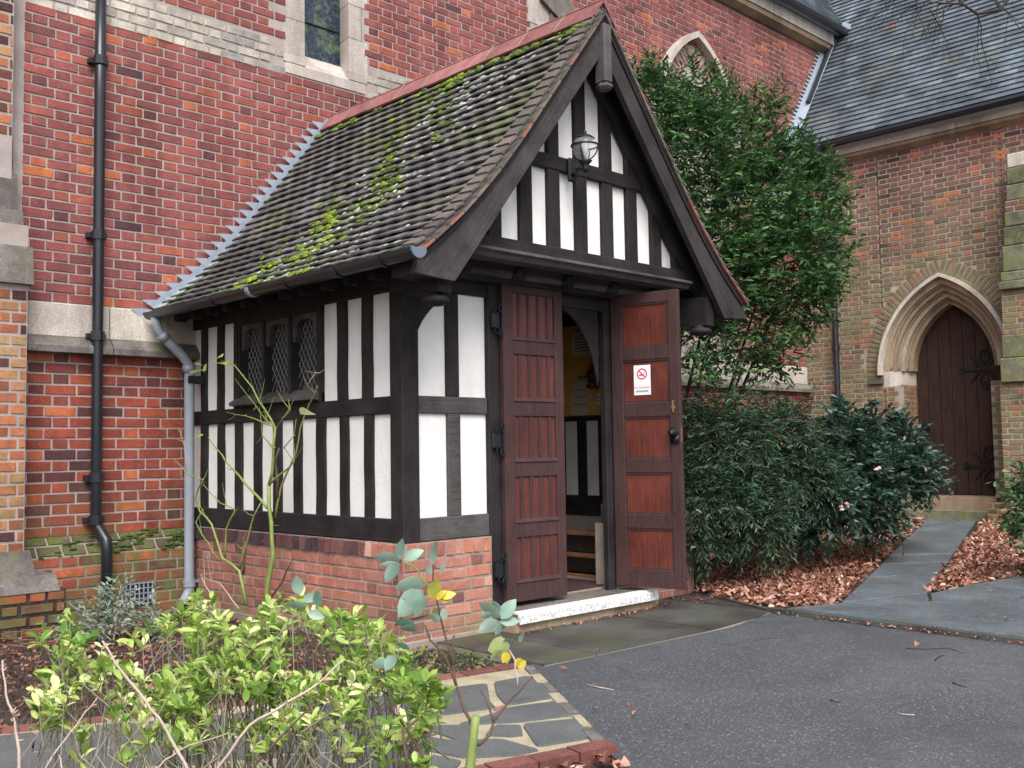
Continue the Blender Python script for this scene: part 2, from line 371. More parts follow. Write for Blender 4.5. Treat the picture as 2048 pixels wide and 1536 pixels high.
M_LEAFT = mat_leaf('evergreen_leaf', [(0, (.008, .024, .013)), (.45, (.034, .092, .034)), (.8, (.095, .20, .055)), (1, (.20, .33, .12))], .55, .35)
M_LEAFD = mat_leaf('dark_shrub_leaf', [(0, (.008, .020, .014)), (.5, (.026, .060, .042)), (.85, (.07, .13, .09)), (.97, (.16, .22, .18)), (1, (.35, .15, .10))], .38)
M_YEW = mat_leaf('feathery_leaf', [(0, (.008, .022, .012)), (.5, (.028, .070, .036)), (.85, (.075, .15, .07)), (1, (.15, .24, .12))], .45)
M_LIME = mat_leaf('lime_leaf', [(0, (.10, .21, .03)), (.35, (.24, .40, .06)), (.75, (.52, .64, .18)), (1, (.78, .80, .42))], .35, trans=.35)
M_BLUEL = mat_leaf('grey_green_leaf', [(0, (.08, .19, .12)), (.5, (.22, .36, .28)), (.8, (.36, .48, .40)), (.9, (.45, .48, .12)), (1, (.62, .50, .05))], .4, trans=.3)
M_SAGE = mat_leaf('sage_leaf', [(0, (.08, .12, .08)), (.6, (.22, .29, .22)), (1, (.42, .47, .36))], .6)
M_DEAD = mat_leaf('dead_leaf', [(0, (.08, .035, .025)), (.4, (.25, .10, .065)), (.75, (.44, .22, .15)), (1, (.62, .42, .33))], .7, .3, .1)
M_STEMG = mat_flat('green_cane', (.20, .26, .07), .6, amt=.4, ns=20)
M_STEMO = mat_flat('grey_olive_stem', (.19, .17, .12), .7, amt=.5, ns=25)
M_STEMB = mat_flat('brown_twig', (.10, .06, .045), .7, amt=.5, ns=25)
M_STEMP = mat_flat('pale_dry_twig', (.42, .33, .28), .7, amt=.4, ns=25)
M_BARK = mat_flat('dark_bark', (.035, .03, .022), .85, amt=.5, ns=15)
# ------------------------------------------------------------------ setting: ground
D = 2.876; GZ = .08
def gz(x): return .12+.025*max(0, x-3)
def mat_ground(name, cols, s=3, fine=120, rough=.9, bmp=.6, spec=.3, extra=None, bd=.01):
    m, n, b = mat_new(name); p = pos(n); f = noise(n, p, s, 5, .6); g = noise(n, p, fine, 4, .7)
    c = ramp(n, f, cols).outputs[0]; c = mixc(n, 1., c, ramp(n, g, [(.3, (.6, .6, .6)), (.7, (1.4, 1.4, 1.4))]).outputs[0], 'MULTIPLY')
    if extra: c = extra(n, p, c)
    n.links.new(c, b.inputs['Base Color']); b.inputs['Roughness'].default_value = rough; b.inputs['Specular IOR Level'].default_value = spec
    bump(n, b, g, bmp, bd); return m
def asph(n, p, c):
    v = n.nodes.new('ShaderNodeTexVoronoi'); v.inputs['Scale'].default_value = 150; n.links.new(p, v.inputs['Vector'])
    s = n.nodes.new('ShaderNodeSeparateColor'); n.links.new(v.outputs['Color'], s.inputs[0])
    c = mixc(n, math_(n, 'MULTIPLY', stepf(n, s.outputs[0], .78, .95), .45), c, (.16, .17, .185))
    c = mixc(n, math_(n, 'MULTIPLY', stepf(n, s.outputs[1], .93, 1.), .8), c, (.34, .33, .34))
    c = mixc(n, math_(n, 'MULTIPLY', stepf(n, s.outputs[1], .12, .02), .7), c, (.02, .02, .025))
    c = mixc(n, math_(n, 'MULTIPLY', stepf(n, noise(n, p, .55, 6, .7), .48, .60), .35), c, (.035, .038, .045))
    c = mixc(n, math_(n, 'MULTIPLY', stepf(n, noise(n, p, 2.1, 6, .75), .56, .66), .3), c, (.13, .135, .145))
    vc = n.nodes.new('ShaderNodeTexVoronoi'); vc.feature = 'DISTANCE_TO_EDGE'; vc.inputs['Scale'].default_value = .45; dn_ = n.nodes.new('ShaderNodeTexNoise'); dn_.inputs['Scale'].default_value = 3; n.links.new(p, dn_.inputs['Vector'])
    va = n.nodes.new('ShaderNodeVectorMath'); va.operation = 'MULTIPLY_ADD'; n.links.new(dn_.outputs['Color'], va.inputs[0]); va.inputs[1].default_value = (.35, .35, .35); n.links.new(p, va.inputs[2]); n.links.new(va.outputs[0], vc.inputs['Vector'])
    c = mixc(n, math_(n, 'MULTIPLY', math_(n, 'MULTIPLY', stepf(n, vc.outputs[0], .004, .0015), stepf(n, noise(n, p, .8, 3), .5, .6)), .7), c, (.02, .02, .022))
    return c
M_TAR = mat_ground('asphalt', [(.3, (.058, .063, .070)), (.7, (.084, .089, .098))], 1.0, 300, .62, .5, .4, asph, .004)
M_SOIL = mat_ground('dark_soil', [(.3, (.030, .022, .020)), (.7, (.075, .055, .048))], 8, 60, .95, 1, bd=.02)
def conc(n, p, c):
    c = mixc(n, stepf(n, noise(n, p, 1.6, 4), .45, .62), c, (.045, .040, .036))
    return mixc(n, math_(n, 'MULTIPLY', stepf(n, noise(n, p, 2.6, 4), .52, .68), .7), c, (.075, .085, .035))
M_CONC = mat_ground('damp_concrete', [(.3, (.052, .055, .052)), (.7, (.095, .097, .09))], 2, 160, .55, .35, .4, conc, .004)
def flag(n, p, c):
    c = mixc(n, math_(n, 'MULTIPLY', stepf(n, noise(n, p, 4, 5, .7), .5, .66), .65), c, (.10, .11, .07))
    c = mixc(n, math_(n, 'MULTIPLY', stepf(n, noise(n, p, 1.7, 5, .7), .5, .62), .6), c, (.065, .07, .075))
    c = mixc(n, math_(n, 'MULTIPLY', stepf(n, noise(n, p, 22, 4, .7), .58, .7), .6), c, (.24, .26, .28))
    return c
M_FLAG = mat_ground('grey_flagstone', [(.3, (.065, .078, .092)), (.7, (.125, .143, .162))], 2.5, 60, .6, .5, .4, flag, .006)
M_CPS = mat_ground('grey_paving_stone', [(.3, (.075, .080, .085)), (.7, (.125, .130, .132))], 3, 150, .7, .5, .35, None, .005)
M_CPM = mat_ground('sandy_pointing', [(.3, (.27, .235, .15)), (.7, (.44, .385, .27))], 7, 130, .9, .5)
mb = MB()
xs = [-60, -3, 2.6, 3, 14, 60]
for i in range(5):
    a, b = xs[i], xs[i+1]; za = .05 if a < 2.59 else gz(a)-.03; zb = .05 if b < 2.59 else gz(b)-.03
    if i == 2: za = zb = gz(3)-.03
    if i == 1: zb = .05
    mb.add([(a, -60, za), (b, -60, zb), (b, 60, zb), (a, 60, za)], [(0, 1, 2, 3)])
tag(mb.build('ground', M_SOIL), 'brown soil ground under beds and paving', None, None, 'structure')
mb = MB()   # tarmac forecourt
tar = [(.18, -.95), (-.02, -1.12), (-.42, -1.74), (-.82, -2.36), (-1.15, -2.9), (-3.2, -6.3), (-9, -16), (2.2, -16), (2.42, -4.5), (2.50, -2.85), (2.585, -1.1), (2.60, -.9), (2.4, .2), (.2, .1)]
mb.prism(tar[::-1], 'z', .02, GZ)
tag(mb.build('tarmac', M_TAR), 'dark speckled tarmac in front of the porch', None, None, 'structure')
# concrete apron slabs in front of the step
ap = MB(); ap.prism([(.16, -1.08), (.2, .0), (3.0, .0), (2.96, -.25), (2.585, -1.04), (1.9, -1.16)], 'z', .03, GZ+.003)
apo = tag(ap.build('concrete_apron', M_MORL), 'damp mossy concrete slabs in front of the porch step', None, None, 'structure')
for q in ([(.16, -1.07), (.2, -.02), (.62, -.02), (.585, -1.10)], [(.60, -1.10), (.635, -.02), (1.72, -.02), (1.70, -1.14)], [(1.715, -1.14), (1.735, -.02), (2.36, -.02), (2.33, -1.09)], [(2.345, -1.09), (2.375, -.02), (2.98, -.02), (2.95, -.25), (2.58, -1.03)]):
    MB().prism(q, 'z', .04, GZ+.009+rnd.random()*.003).build('slab', M_CONC, apo)
# kerb
kb = MB()
kline = [(2.60, -1.0), (2.545, -1.7), (2.50, -2.9), (2.43, -4.5), (2.30, -7)]
for i in range(len(kline)-1):
    (a, b), (c, d) = kline[i], kline[i+1]
    kb.prism([(a, b), (c, d), (c+.05, d), (a+.05, b)], 'z', .0, .115)
kb.prism([(2.60, -1.0), (2.66, -1.0), (2.99, -.2), (2.95, -.25)], 'z', 0, .105)
tag(kb.build('kerb', M_CONC), 'low kerb between the tarmac and the stone paving', None, None, 'structure')
# flagstone path to the side door and the paving beside it
def slab_poly(name, poly, parent, mat, th=.05, dz=0, jit=.004):
    z = lambda x: gz(x)+dz+rnd.uniform(-jit, jit)*0
    t = rnd.uniform(-jit, jit)*1.3; n = len(poly); cx = sum(p[0] for p in poly)/n; cy = sum(p[1] for p in poly)/n
    top = [(cx+(p[0]-cx)*.992, cy+(p[1]-cy)*.992, gz(p[0])+dz+t) for p in poly]; mid = [(p[0], p[1], gz(p[0])+dz+t-.006) for p in poly]; bot = [(p[0], p[1], gz(p[0])-th) for p in poly]
    m = MB(); V = top+mid+bot
    m.add(V, [tuple(range(n)), tuple(range(3*n-1, 2*n-1, -1))]+[(k*n+i, (k+1)*n+i, (k+1)*n+(i+1) % n, k*n+(i+1) % n) for k in (0, 1) for i in range(n)], rnd.random())
    return m.build(name, mat, parent)
M_JNT = mat_ground('mossy_joint', [(.3, (.012, .014, .009)), (.7, (.035, .038, .022))], 9, 80, .95)
pth = MB(); pth.add([(3.0, -1.42, gz(3)-.012), (3.9, -1.66, gz(3.9)-.012), (10.1, .32, gz(10.1)-.012), (10.1, .98, gz(10.1)-.012)], [(0, 1, 2, 3)])
path = tag(pth.build('stone_path', M_JNT), 'grey flagstone path leading to the arched side door', None, None, 'structure')
def lerp(a, b, t): return tuple(a[i]+(b[i]-a[i])*t for i in range(len(a)))
L0, L1, R0, R1 = (3.13, -1.32), (9.85, .95), (3.87, -1.64), (9.85, .30)
ts = [0, .11, .19, .31, .40, .53, .64, .78, .9, 1.0]
for i in range(len(ts)-1):
    a, b = ts[i]+.002, ts[i+1]-.002; k = rnd.uniform(-.01, .01)
    slab_poly('slab', [lerp(L0, L1, a), lerp(R0, R1, a+k*.3), lerp(R0, R1, b), lerp(L0, L1, b)], path, M_FLAG)
pv = MB(); pv.add([(2.65, -1.12, gz(2.6)-.012), (2.3, -7, gz(2.6)-.012), (9, -7, gz(9)-.012), (9, -2.6, gz(9)-.012), (5.2, -1.9, gz(5.2)-.012), (3.9, -1.64, gz(3.9)-.012), (3.0, -1.3, gz(3)-.012)], [tuple(range(7))])
pav = tag(pv.build('flagstone_paving', M_JNT), 'uneven grey flagstone paving beside the tarmac', None, None, 'structure')
def row(y0l, y0r, y1l, y1r, xsp):
    pass
polys = [
 [(2.66, -1.14), (2.64, -1.62), (3.05, -1.70), (3.12, -1.34)], [(3.14, -1.35), (3.07, -1.70), (3.55, -1.80), (3.84, -1.66)],
 [(2.64, -1.64), (2.60, -2.25), (3.10, -2.30), (3.05, -1.72)], [(3.07, -1.72), (3.12, -2.30), (3.95, -2.28), (3.86, -1.90), (3.55, -1.82)],
 [(3.86, -1.68), (3.57, -1.81), (3.88, -1.89), (4.35, -2.02), (4.55, -1.78)], [(4.57, -1.78), (4.37, -2.03), (4.55, -2.25), (5.5, -2.5), (5.6, -2.0)],
 [(3.88, -1.91), (3.97, -2.28), (4.53, -2.26), (4.35, -2.04)], [(2.60, -2.27), (2.56, -2.95), (3.15, -3.0), (3.10, -2.32)],
 [(3.12, -2.32), (3.17, -3.0), (4.0, -3.05), (3.96, -2.30)], [(3.98, -2.30), (4.02, -3.05), (5.1, -3.1), (5.4, -2.52), (4.54, -2.28)],
 [(2.56, -2.97), (2.50, -3.8), (3.3, -3.8), (3.17, -3.02)], [(3.19, -3.02), (3.32, -3.8), (4.4, -3.8), (4.4, -3.07)], [(4.42, -3.07), (4.42, -3.8), (6, -3.8), (5.5, -2.6), (5.1, -3.12)]]
for q in polys: slab_poly('slab', q, pav, M_FLAG)
# crazy paving in the foreground
CP_T = .105
far = [(.03, -1.09), (-.57, -.97), (-1.5, -.68), (-2.5, -.33), (-4.2, .2)]
near = [(-.80, -2.34), (-1.36, -2.21), (-2.3, -1.95), (-3.3, -1.62), (-5, -1.0)]
cp = MB(); cp.prism(far+near[::-1], 'z', .0, CP_T-.004)
cpo = tag(cp.build('crazy_paving', M_CPM), 'crazy paving path of grey stones in sandy pointing', None, None, 'structure')
def cpst(pxs, mat=M_CPS, name='paving_stone', z=CP_T, n=0):
    P = [at(x, y, 'z', z)[:2] for x, y in pxs]
    k = len(P); cx = sum(p[0] for p in P)/k; cy = sum(p[1] for p in P)/k
    if name == 'paving_stone': P = [np.array([cx, cy])+(p-np.array([cx, cy]))*1.09+np.array([rnd.gauss(0, .006), rnd.gauss(0, .006)]) for p in P]
    # rounded outline
    Q = []
    for i in range(k):
        a, b, c = P[i-1], P[i], P[(i+1) % k]
        Q += [b+(a-b)*.12, b+(a-b)*.03+(c-b)*.03, b+(c-b)*.12]
    m = MB(); t = rnd.random()
    top = [(cx+(q[0]-cx)*.985, cy+(q[1]-cy)*.985, z+.004) for q in Q]; bot = [(q[0], q[1], z-.006) for q in Q]; kk = len(Q)
    m.add(top+bot, [tuple(range(kk))[::-1]]+[(i, i+kk, (i+1) % kk+kk, (i+1) % kk)[::-1] for i in range(kk)], t)
    return m.build(name, mat, cpo)
for q in ([(990, 1365), (1058, 1353), (1118, 1392), (1015, 1408), (1000, 1388)], [(887, 1380), (970, 1370), (976, 1402), (985, 1414), (888, 1428), (880, 1400)],
          [(1012, 1418), (1122, 1402), (1146, 1430), (1036, 1443), (925, 1448), (985, 1428)], [(1052, 1450), (1160, 1440), (1186, 1468), (1165, 1478), (1080, 1492)],
          [(868, 1452), (950, 1452), (948, 1472), (912, 1478), (868, 1462)], [(990, 1452), (1035, 1452), (1046, 1470), (1020, 1474), (972, 1470)],
          [(850, 1475), (912, 1483), (1000, 1480), (1070, 1500), (1020, 1510), (930, 1515), (862, 1500)], [(800, 1390), (868, 1382), (872, 1425), (800, 1438)],
          [(780, 1446), (855, 1440), (860, 1470), (785, 1475)], [(700, 1400), (785, 1393), (785, 1436), (690, 1446)], [(590, 1418), (685, 1405), (675, 1448), (590, 1456)],
          [(470, 1430), (578, 1418), (575, 1462), (460, 1470)], [(350, 1440), (455, 1432), (448, 1478), (340, 1480)], [(210, 1450), (335, 1442), (325, 1485), (215, 1492)],
          [(80, 1465), (200, 1452), (205, 1495), (70, 1500)], [(-40, 1478), (66, 1467), (58, 1504), (-40, 1510)], [(690, 1456), (770, 1448), (775, 1484), (690, 1492)],
          [(580, 1466), (680, 1458), (680, 1500), (570, 1505)], [(440, 1482), (565, 1472), (560, 1512), (430, 1520)], [(300, 1492), (425, 1484), (418, 1526), (290, 1530)],
          [(150, 1500), (288, 1496), (280, 1540), (140, 1545)], [(0, 1512), (138, 1504), (130, 1550), (0, 1556)], [(700, 1500), (845, 1488), (850, 1530), (700, 1545)], [(560, 1515), (690, 1506), (690, 1550), (550, 1560)],
          [(865, 1512), (920, 1522), (900, 1545), (860, 1550)]):
    cpst(q)
cpst([(985, 1419), (1010, 1410), (1012, 1418), (992, 1421)], M_RIDGE, 'red_chip')
# stone rim and brick edging of the crazy paving
for i in range(7):
    t0, t1 = i/7+.01, (i+1)/7-.01
    a, b = lerp((.035, -1.09), (-.81, -2.36), t0), lerp((.035, -1.09), (-.81, -2.36), t1); o = .045+.012*math.sin(i*2.3)
    MB().prism([(a[0], a[1]), (b[0], b[1]), (b[0]-o, b[1]+.02), (a[0]-o, a[1]+.02)], 'z', .06, CP_T+.006).build('rim_stone', M_CPM if i % 2 else M_STONED, cpo)
M_EDG = mat_var('worn_edging_brick', [(0, (.16, .06, .05)), (1, (.34, .13, .11))], amt=.35, pale=.3)
def edging(line, off, L=.225, w=.1):
    pts = [np.array(p) for p in line]; s = 0
    for i in range(len(pts)-1):
        d = pts[i+1]-pts[i]; ln = np.linalg.norm(d); d /= ln; nn = np.array([-d[1], d[0]])*off; k = max(1, round(ln/L))
        for j in range(k):
            a = pts[i]+d*(ln*j/k+.004); b = pts[i]+d*(ln*(j+1)/k-.004)
            MB().prism([tuple(a), tuple(b), tuple(b+nn*w), tuple(a+nn*w)], 'z', .0, CP_T+.001+rnd.random()*.004, rnd.uniform(.2, .8)).build('edging_brick', M_EDG, cpo)
edging(far[:4], -1); edging(near[:4], 1)
# dead-leaf litter -------------------------------------------------------------------
def leaf_tmpl(w=.34, fold=.10, curl=.15, n=3, twist=0., ob=0):
    """unit-long leaf along +x from 0 to 1, folded along its midrib"""
    xs = [i/(n+1) for i in range(n+2)]; V = []; F = []
    for i, x in enumerate(xs):
        hw = w*math.sin(math.pi*min(1, x*.96+.02))**(.75-.3*ob)*(1.08-.35*x if not ob else .62+.55*x) if 0 < i < n+1 else 0
        z = -curl*(x**2)
        if hw: V += [(x, -hw, z+fold*hw/w), (x, 0, z), (x, hw, z+fold*hw/w)]
        else: V += [(x, 0, z)]
    # indices: 0 ; 1,2,3 ; 4,5,6 ; ... ; last
    F.append((0, 1, 2)); F.append((0, 2, 3))
    for i in range(n-1):
        a = 1+3*i; F += [(a, a+3, a+4, a+1), (a+1, a+4, a+5, a+2)]
    a = 1+3*(n-1); F += [(a, a+3, a+1), (a+1, a+3, a+2)]
    return Tmpl(V, F)
LT_LIME = [leaf_tmpl(.20, .06, c, 4, ob=1) for c in (-.08, .12, .3)]
LT_BAY = [leaf_tmpl(.17, .05, c, 2) for c in (.0, .15, .3)]
LT_BIG = [leaf_tmpl(.30, .08, c, 4) for c in (.05, .2)]
LT_DEAD = [leaf_tmpl(w_, f_, c_, 2) for w_, f_, c_ in ((.3, .2, .3), (.35, -.15, -.35), (.28, .25, -.2), (.33, .3, .5))]
def rotm(d, roll):
    """columns: x along d, y/z rolled about it"""
    d = np.asarray(d, float); d = d/np.linalg.norm(d); u = np.array([0, 0, 1.]) if abs(d[2]) < .95 else np.array([1., 0, 0])
    s = np.cross(u, d); s /= np.linalg.norm(s); n_ = np.cross(d, s); c, q = math.cos(roll), math.sin(roll)
    return d, c*s+q*n_, -q*s+c*n_
def leafM(p, d, L, roll, wide=1.):
    X, Y, Z = rotm(d, roll); return M34(p, X*L, Y*L*wide, Z*L)
def inpoly(x, y, P):
    c = False; j = len(P)-1
    for i in range(len(P)):
        if (P[i][1] > y) != (P[j][1] > y) and x < (P[j][0]-P[i][0])*(y-P[i][1])/(P[j][1]-P[i][1])+P[i][0]: c = not c
        j = i
    return c
def litter(name, poly, zf, dens, L, label, tr=(0, 1), extra=None):
    xs_ = [p[0] for p in poly]; ys_ = [p[1] for p in poly]; A = (max(xs_)-min(xs_))*(max(ys_)-min(ys_)); Ms = []; Ts = []
    for _ in range(int(A*dens)):
        x, y = rnd.uniform(min(xs_), max(xs_)), rnd.uniform(min(ys_), max(ys_))
        if not inpoly(x, y, poly): continue
        a = rnd.uniform(0, 6.28); e = rnd.gauss(0, .35)
        Ms.append((rnd.randrange(4), leafM((x, y, zf(x)+rnd.uniform(.004, .035)), (math.cos(a), math.sin(a), e), L*rnd.uniform(.6, 1.3), rnd.gauss(0, .6)+(math.pi if rnd.random() < .4 else 0))))
        Ts.append(rnd.uniform(*tr)**1.2)
    o = merged(name, LT_DEAD, Ms, Ts, M_DEAD, None, 'stuff'); return tag(o, label)
litter('dead_leaves', [(2.67, -1.0), (3.05, -1.3), (9.9, 1.0), (10, 2.8), (3.2, 2.8), (3.05, -.1), (2.95, -.28)], lambda x: gz(x)-.02, 1000, .056, 'brown dead leaves covering the bed left of the stone path', (.2, 1))
litter('dead_leaves', [(3.92, -1.6), (5.3, -1.95), (9.9, -1.2), (9.9, .2)], lambda x: gz(x)-.02, 1000, .054, 'brown dead leaves lying right of the stone path', (.2, 1))
litter('dead_leaves', [(-.5, -.9), (.0, -.98), (.1, -.5), (-.1, 2.7), (-1.6, 2.75), (-3.4, 2.2), (-3.6, .1), (-2.4, -.2)], lambda x: .05, 420, .032, 'dark dead leaves on the soil around the rose', (0, .75))
litter('dead_leaves', [(-.85, -2.46), (-1.2, -3.0), (-3.2, -3.4), (-3.6, -1.75), (-2.3, -2.1)], lambda x: .06, 600, .05, 'pinkish dead leaves in the bed below the crazy paving', (.3, 1))
# stray leaves and twigs on the tarmac and paving
Ms = []; Ts = []
for _ in range(22):
    x, y = rnd.uniform(-.6, 5), rnd.uniform(-3.8, -.9); a = rnd.uniform(0, 6.28)
    if x < .35 and y > -2.2 and x < .1+(y+1.1)*.66: continue
    z = GZ+.012 if x < 2.6 else gz(x)+.01
    Ms.append((rnd.randrange(4), leafM((x, y, z), (math.cos(a), math.sin(a), .05), rnd.uniform(.02, .055), rnd.gauss(0, .3)))); Ts.append(rnd.uniform(.3, 1))
tag(merged('stray_leaves', LT_DEAD, Ms, Ts, M_DEAD), 'scattered fallen leaves on the tarmac and paving')
Ms = []; Ts = []
for _ in range(260):
    q = rnd.random()
    if q < .45: x, y = rnd.uniform(.7, 2.4), -.29-abs(rnd.gauss(0, .025))
    elif q < .8:
        t = rnd.random(); x, y = 2.585-.09*t+rnd.uniform(-.05, .0), -1.1-1.8*t
    else: x, y = rnd.uniform(2.3, 3.0), rnd.uniform(-.5, -.02)
    a = rnd.uniform(0, 6.28); Ms.append((rnd.randrange(4), leafM((x, y, GZ+.014+rnd.random()*.01), (math.cos(a), math.sin(a), rnd.uniform(-.1, .3)), rnd.uniform(.012, .034), rnd.gauss(0, .5)))); Ts.append(rnd.uniform(.1, .9))
tag(merged('leaf_debris', LT_DEAD, Ms, Ts, M_DEAD), 'leaf fragments caught along the step and the kerb')
def twig(pxs, mat, label, group=None, r=.004, z=GZ+.006):
    m = MB(); P = [at(x, y, 'z', z) for x, y in pxs]; m.tube(P, [r]*(len(P)-1)+[r*.5], 5)
    tag(m.build('twig', mat, None, None, True), label, 'twig', group)
twig([(1812, 1296), (1850, 1297), (1895, 1295), (1930, 1306)], M_STEMB, 'long brown twig on the tarmac near the kerb')
twig([(1870, 1320), (1880, 1312), (1888, 1310)], M_BARK, 'short black twig just below the long brown one on the tarmac')
twig([(1175, 1370), (1200, 1375), (1228, 1380)], M_STEMP, 'pale twig on the tarmac near the crazy paving corner')
twig([(1800, 1428), (1830, 1430)], M_STEMP, 'short pink twig on the tarmac at lower right')
twig([(1905, 1365), (1935, 1375)], M_STEMB, 'thin brown twig on the tarmac at the right')
twig([(1660, 1400), (1680, 1404)], M_STEMB, 'tiny dark twig in the middle of the tarmac')
# ------------------------------------------------------------------ the church
church = thing('church', (4.4, D, 0), 'red brick church with pale stone bands, slate roofs and an arched side door', 'church')
def tn(mean, sd, hi=.06, lo=.08):
    def f(u, z, r):
        q = r.random()
        if q < hi: return r.uniform(.85, 1)
        if q < hi+lo: return r.uniform(.0, .2)
        return min(.95, max(.05, r.gauss(mean, sd)))
    return f
def arcR(w, h): return (w*w+h*h)/(2*w)
def arch_pts(u0, wd, zs, h, off=0, n=12, side=0):
    """pointed arch outline; off grows it outwards.  side 0: whole, left to right"""
    R = arcR(wd, h); c = R-wd; r = R+off
    a1 = math.acos(-c/r) if abs(c/r) < 1 else math.pi
    L = []
    for i in range(n+1):
        a = math.pi+(a1-math.pi)*i/n
        L.append((u0+c+r*math.cos(a), zs+r*math.sin(a)))
    return L+[(2*u0-u, z) for u, z in L[::-1][1:]]
def in_arch(u, z, u0, wd, zs, h, off=0):
    if z < zs: return abs(u-u0) < wd+off
    R = arcR(wd, h); c = R-wd; r = R+off
    return (abs(u-u0)+c)**2+(z-zs)**2 < r*r
# nave wall
HA = (7.36, .84, 5.55, 1.30)       # blind arch: middle, half width, springing, rise
wb = MB()
WX0, WX1 = 1.13, 1.63
for a, b, c, d in ((-3, .95, .62, 7.7), (.95, 1.79, .62, 4.84), (1.79, 14, .62, 7.7), (.95, 1.79, 7.4, 7.7)): wb.box(a, b, D, D+.35, c, d)
nave = wb.build('nave_wall', M_MOR, church)
def keep_nave(u, z, a, b):
    if .93 < b and a < 1.81 and 4.84 < z < 7.4: return False
    if 2.08 < z < 2.5: return False
    if 4.80 < z < 5.12: return False
    if z > 7.66: return False
    if in_arch(u, z, *HA, off=.03) : return False
    if u < 2.85 and 0 < u and z < 2.0: return False
    if .1 < u < 2.7 and 2.5 < z < 2.5+(min(u, 2.8-u)-0)*1.3: return False
    return not (4.1 < u < 4.55 and 6.12 < z < 7.5)
N_ = (0, -1, 0)
Ms, Ts = lay((0, D, 0), (1, 0, 0), N_, -1.38, 11.3, 2.5, .08, .355, 65, keep_nave, tn(.50, .12, .04, .03), joint=.0075)
pieces('brick', BT, Ms, Ts, M_BRN, nave, 300)
low = MB().box(-3, 14, D+.002, D+.3, .0, 2.1).build('lower_wall', M_MORL, church)
Ms, Ts = lay((0, D, 0), (1, 0, 0), N_, -1.38, .02, .70, .0835, .37, 17, lambda u, z, a, b: z < 2.12, tn(.47, .15, .07, .08), seed=5, joint=.0085)
M2, T2 = lay((0, D, 0), (1, 0, 0), N_, 2.9, 10.1, .70, .0835, .37, 17, lambda u, z, a, b: z < 2.12, tn(.6, .2, .12, .1), seed=6)
pieces('brick', BT, Ms+M2, Ts+T2, M_BRL, low, 260)
# cream band
cb = MB().box(-1.4, .93, D-.001, D+.1, 4.80, 5.12).box(1.81, 6.4, D-.001, D+.1, 4.80, 5.12).build('cream_band', M_MOR, church)
Ms, Ts = lay((0, D, 0), (1, 0, 0), N_, -1.38, 6.4, 4.80, .08, .33, 4, lambda u, z, a, b: not (.93 < b and a < 1.81), lambda u, z, r: r.uniform(.2, 1) if u < 0.2 else r.uniform(0.05, .75), seed=9, joint=.01, proud=.009)
pieces('cream_brick', BT, Ms, Ts, M_CRM, cb, 140)
# string course : pale ashlar above a mossy weathered sill
sc = MB().box(-1.37, 14, D-.004, D+.1, 2.2, 2.5).build('stone_band', M_MOR, church)
for a, b in ((-1.365, -.71), (-.70, .03), (.04, .8), (2.9, 3.9), (3.91, 4.9), (4.91, 5.9), (5.91, 6.9), (6.91, 7.9), (7.91, 9.0), (9.01, 10.1)):
    MB().box(a, b, D-.03, D+.05, 2.235, 2.498, rnd.uniform(.5, 1), .008).build('stone_block', M_STONE, sc)
    MB().prism([(D-.032, 2.238), (D-.105, 2.16), (D-.105, 2.112), (D+.02, 2.10), (D+.02, 2.238)], 'x', a, b, rnd.uniform(.2, .8)).build('sill_stone', M_STONED, sc)
# battered plinth
pl = MB().prism([(D+.02, .72), (D-.12, .56), (D-.12, -.1), (D+.02, -.1)], 'x', -3, 0.0).prism([(D+.02, .72), (D-.12, .56), (D-.12, -.1), (D+.02, -.1)], 'x', 2.9, 14).build('battered_plinth', M_MORL, church)
Ms = []; Ts = []
for k in range(2):
    for i in range(90):
        u = -1.45+i*.118+(k*.05)
        if .0 < u+.1 and u < 2.9: continue
        c = np.array([u, D-.03-.075*(k), .683-.083*k]); Y = np.array([0, .66, .75]); Z = np.array([0, -.75, .66])
        Ms.append((i % 6, M34(c, (.108, 0, 0), np.array((0, -.075, -.0858))*-1*.5, np.array([0, -.066, .058]))))
        Ts.append(rnd.uniform(.05, .5))
# the slope: bricks laid flat against it
Ms = []; Ts = []
dn = np.array([0, -.14, -.16]); L_ = np.linalg.norm(dn); dn /= L_; nn = np.array([0, -.16, .14])/L_
for k in range(2):
    for i in range(62):
        u = -1.45+i*.185+(k*.09)
        if u > -.06 and u < 2.95: continue
        c = np.array([u, D+.02, .72])+dn*(.053+.106*k)+nn*(.004-.02)
        Ms.append((i % 6, M34(c, (.174, 0, 0), -nn*.05, -dn*.098)))
        Ts.append(rnd.uniform(.05, .45))
pieces('sloped_brick', BT, Ms, Ts, M_PLM, pl, 40)
Ms, Ts = lay((0, D-.12, 0), (1, 0, 0), N_, -1.9, 0.0, .06, .0835, .37, 6, lambda u, z, a, b: not (-.62 < u < -.38 and .12 < z < .3), tn(.5, .2, .1, .12), seed=15)
pieces('brick', BT, Ms, Ts, M_BRL, pl, 100, key='pb')
g = MB().box(-.62, -.38, D-.13, D-.10, .13, .31); vg = g.build('vent_grille', M_IRON, church)
for i in range(7):
    x = -.61+i*.036; MB().box(x, x+.008, D-.142, D-.128, .13, .31).build('grille_bar', M_PIPEG, vg)
for i in range(5):
    z = .14+i*.04; MB().box(-.62, -.38, D-.139, D-.131, z, z+.007).build('grille_bar', M_PIPEG, vg)
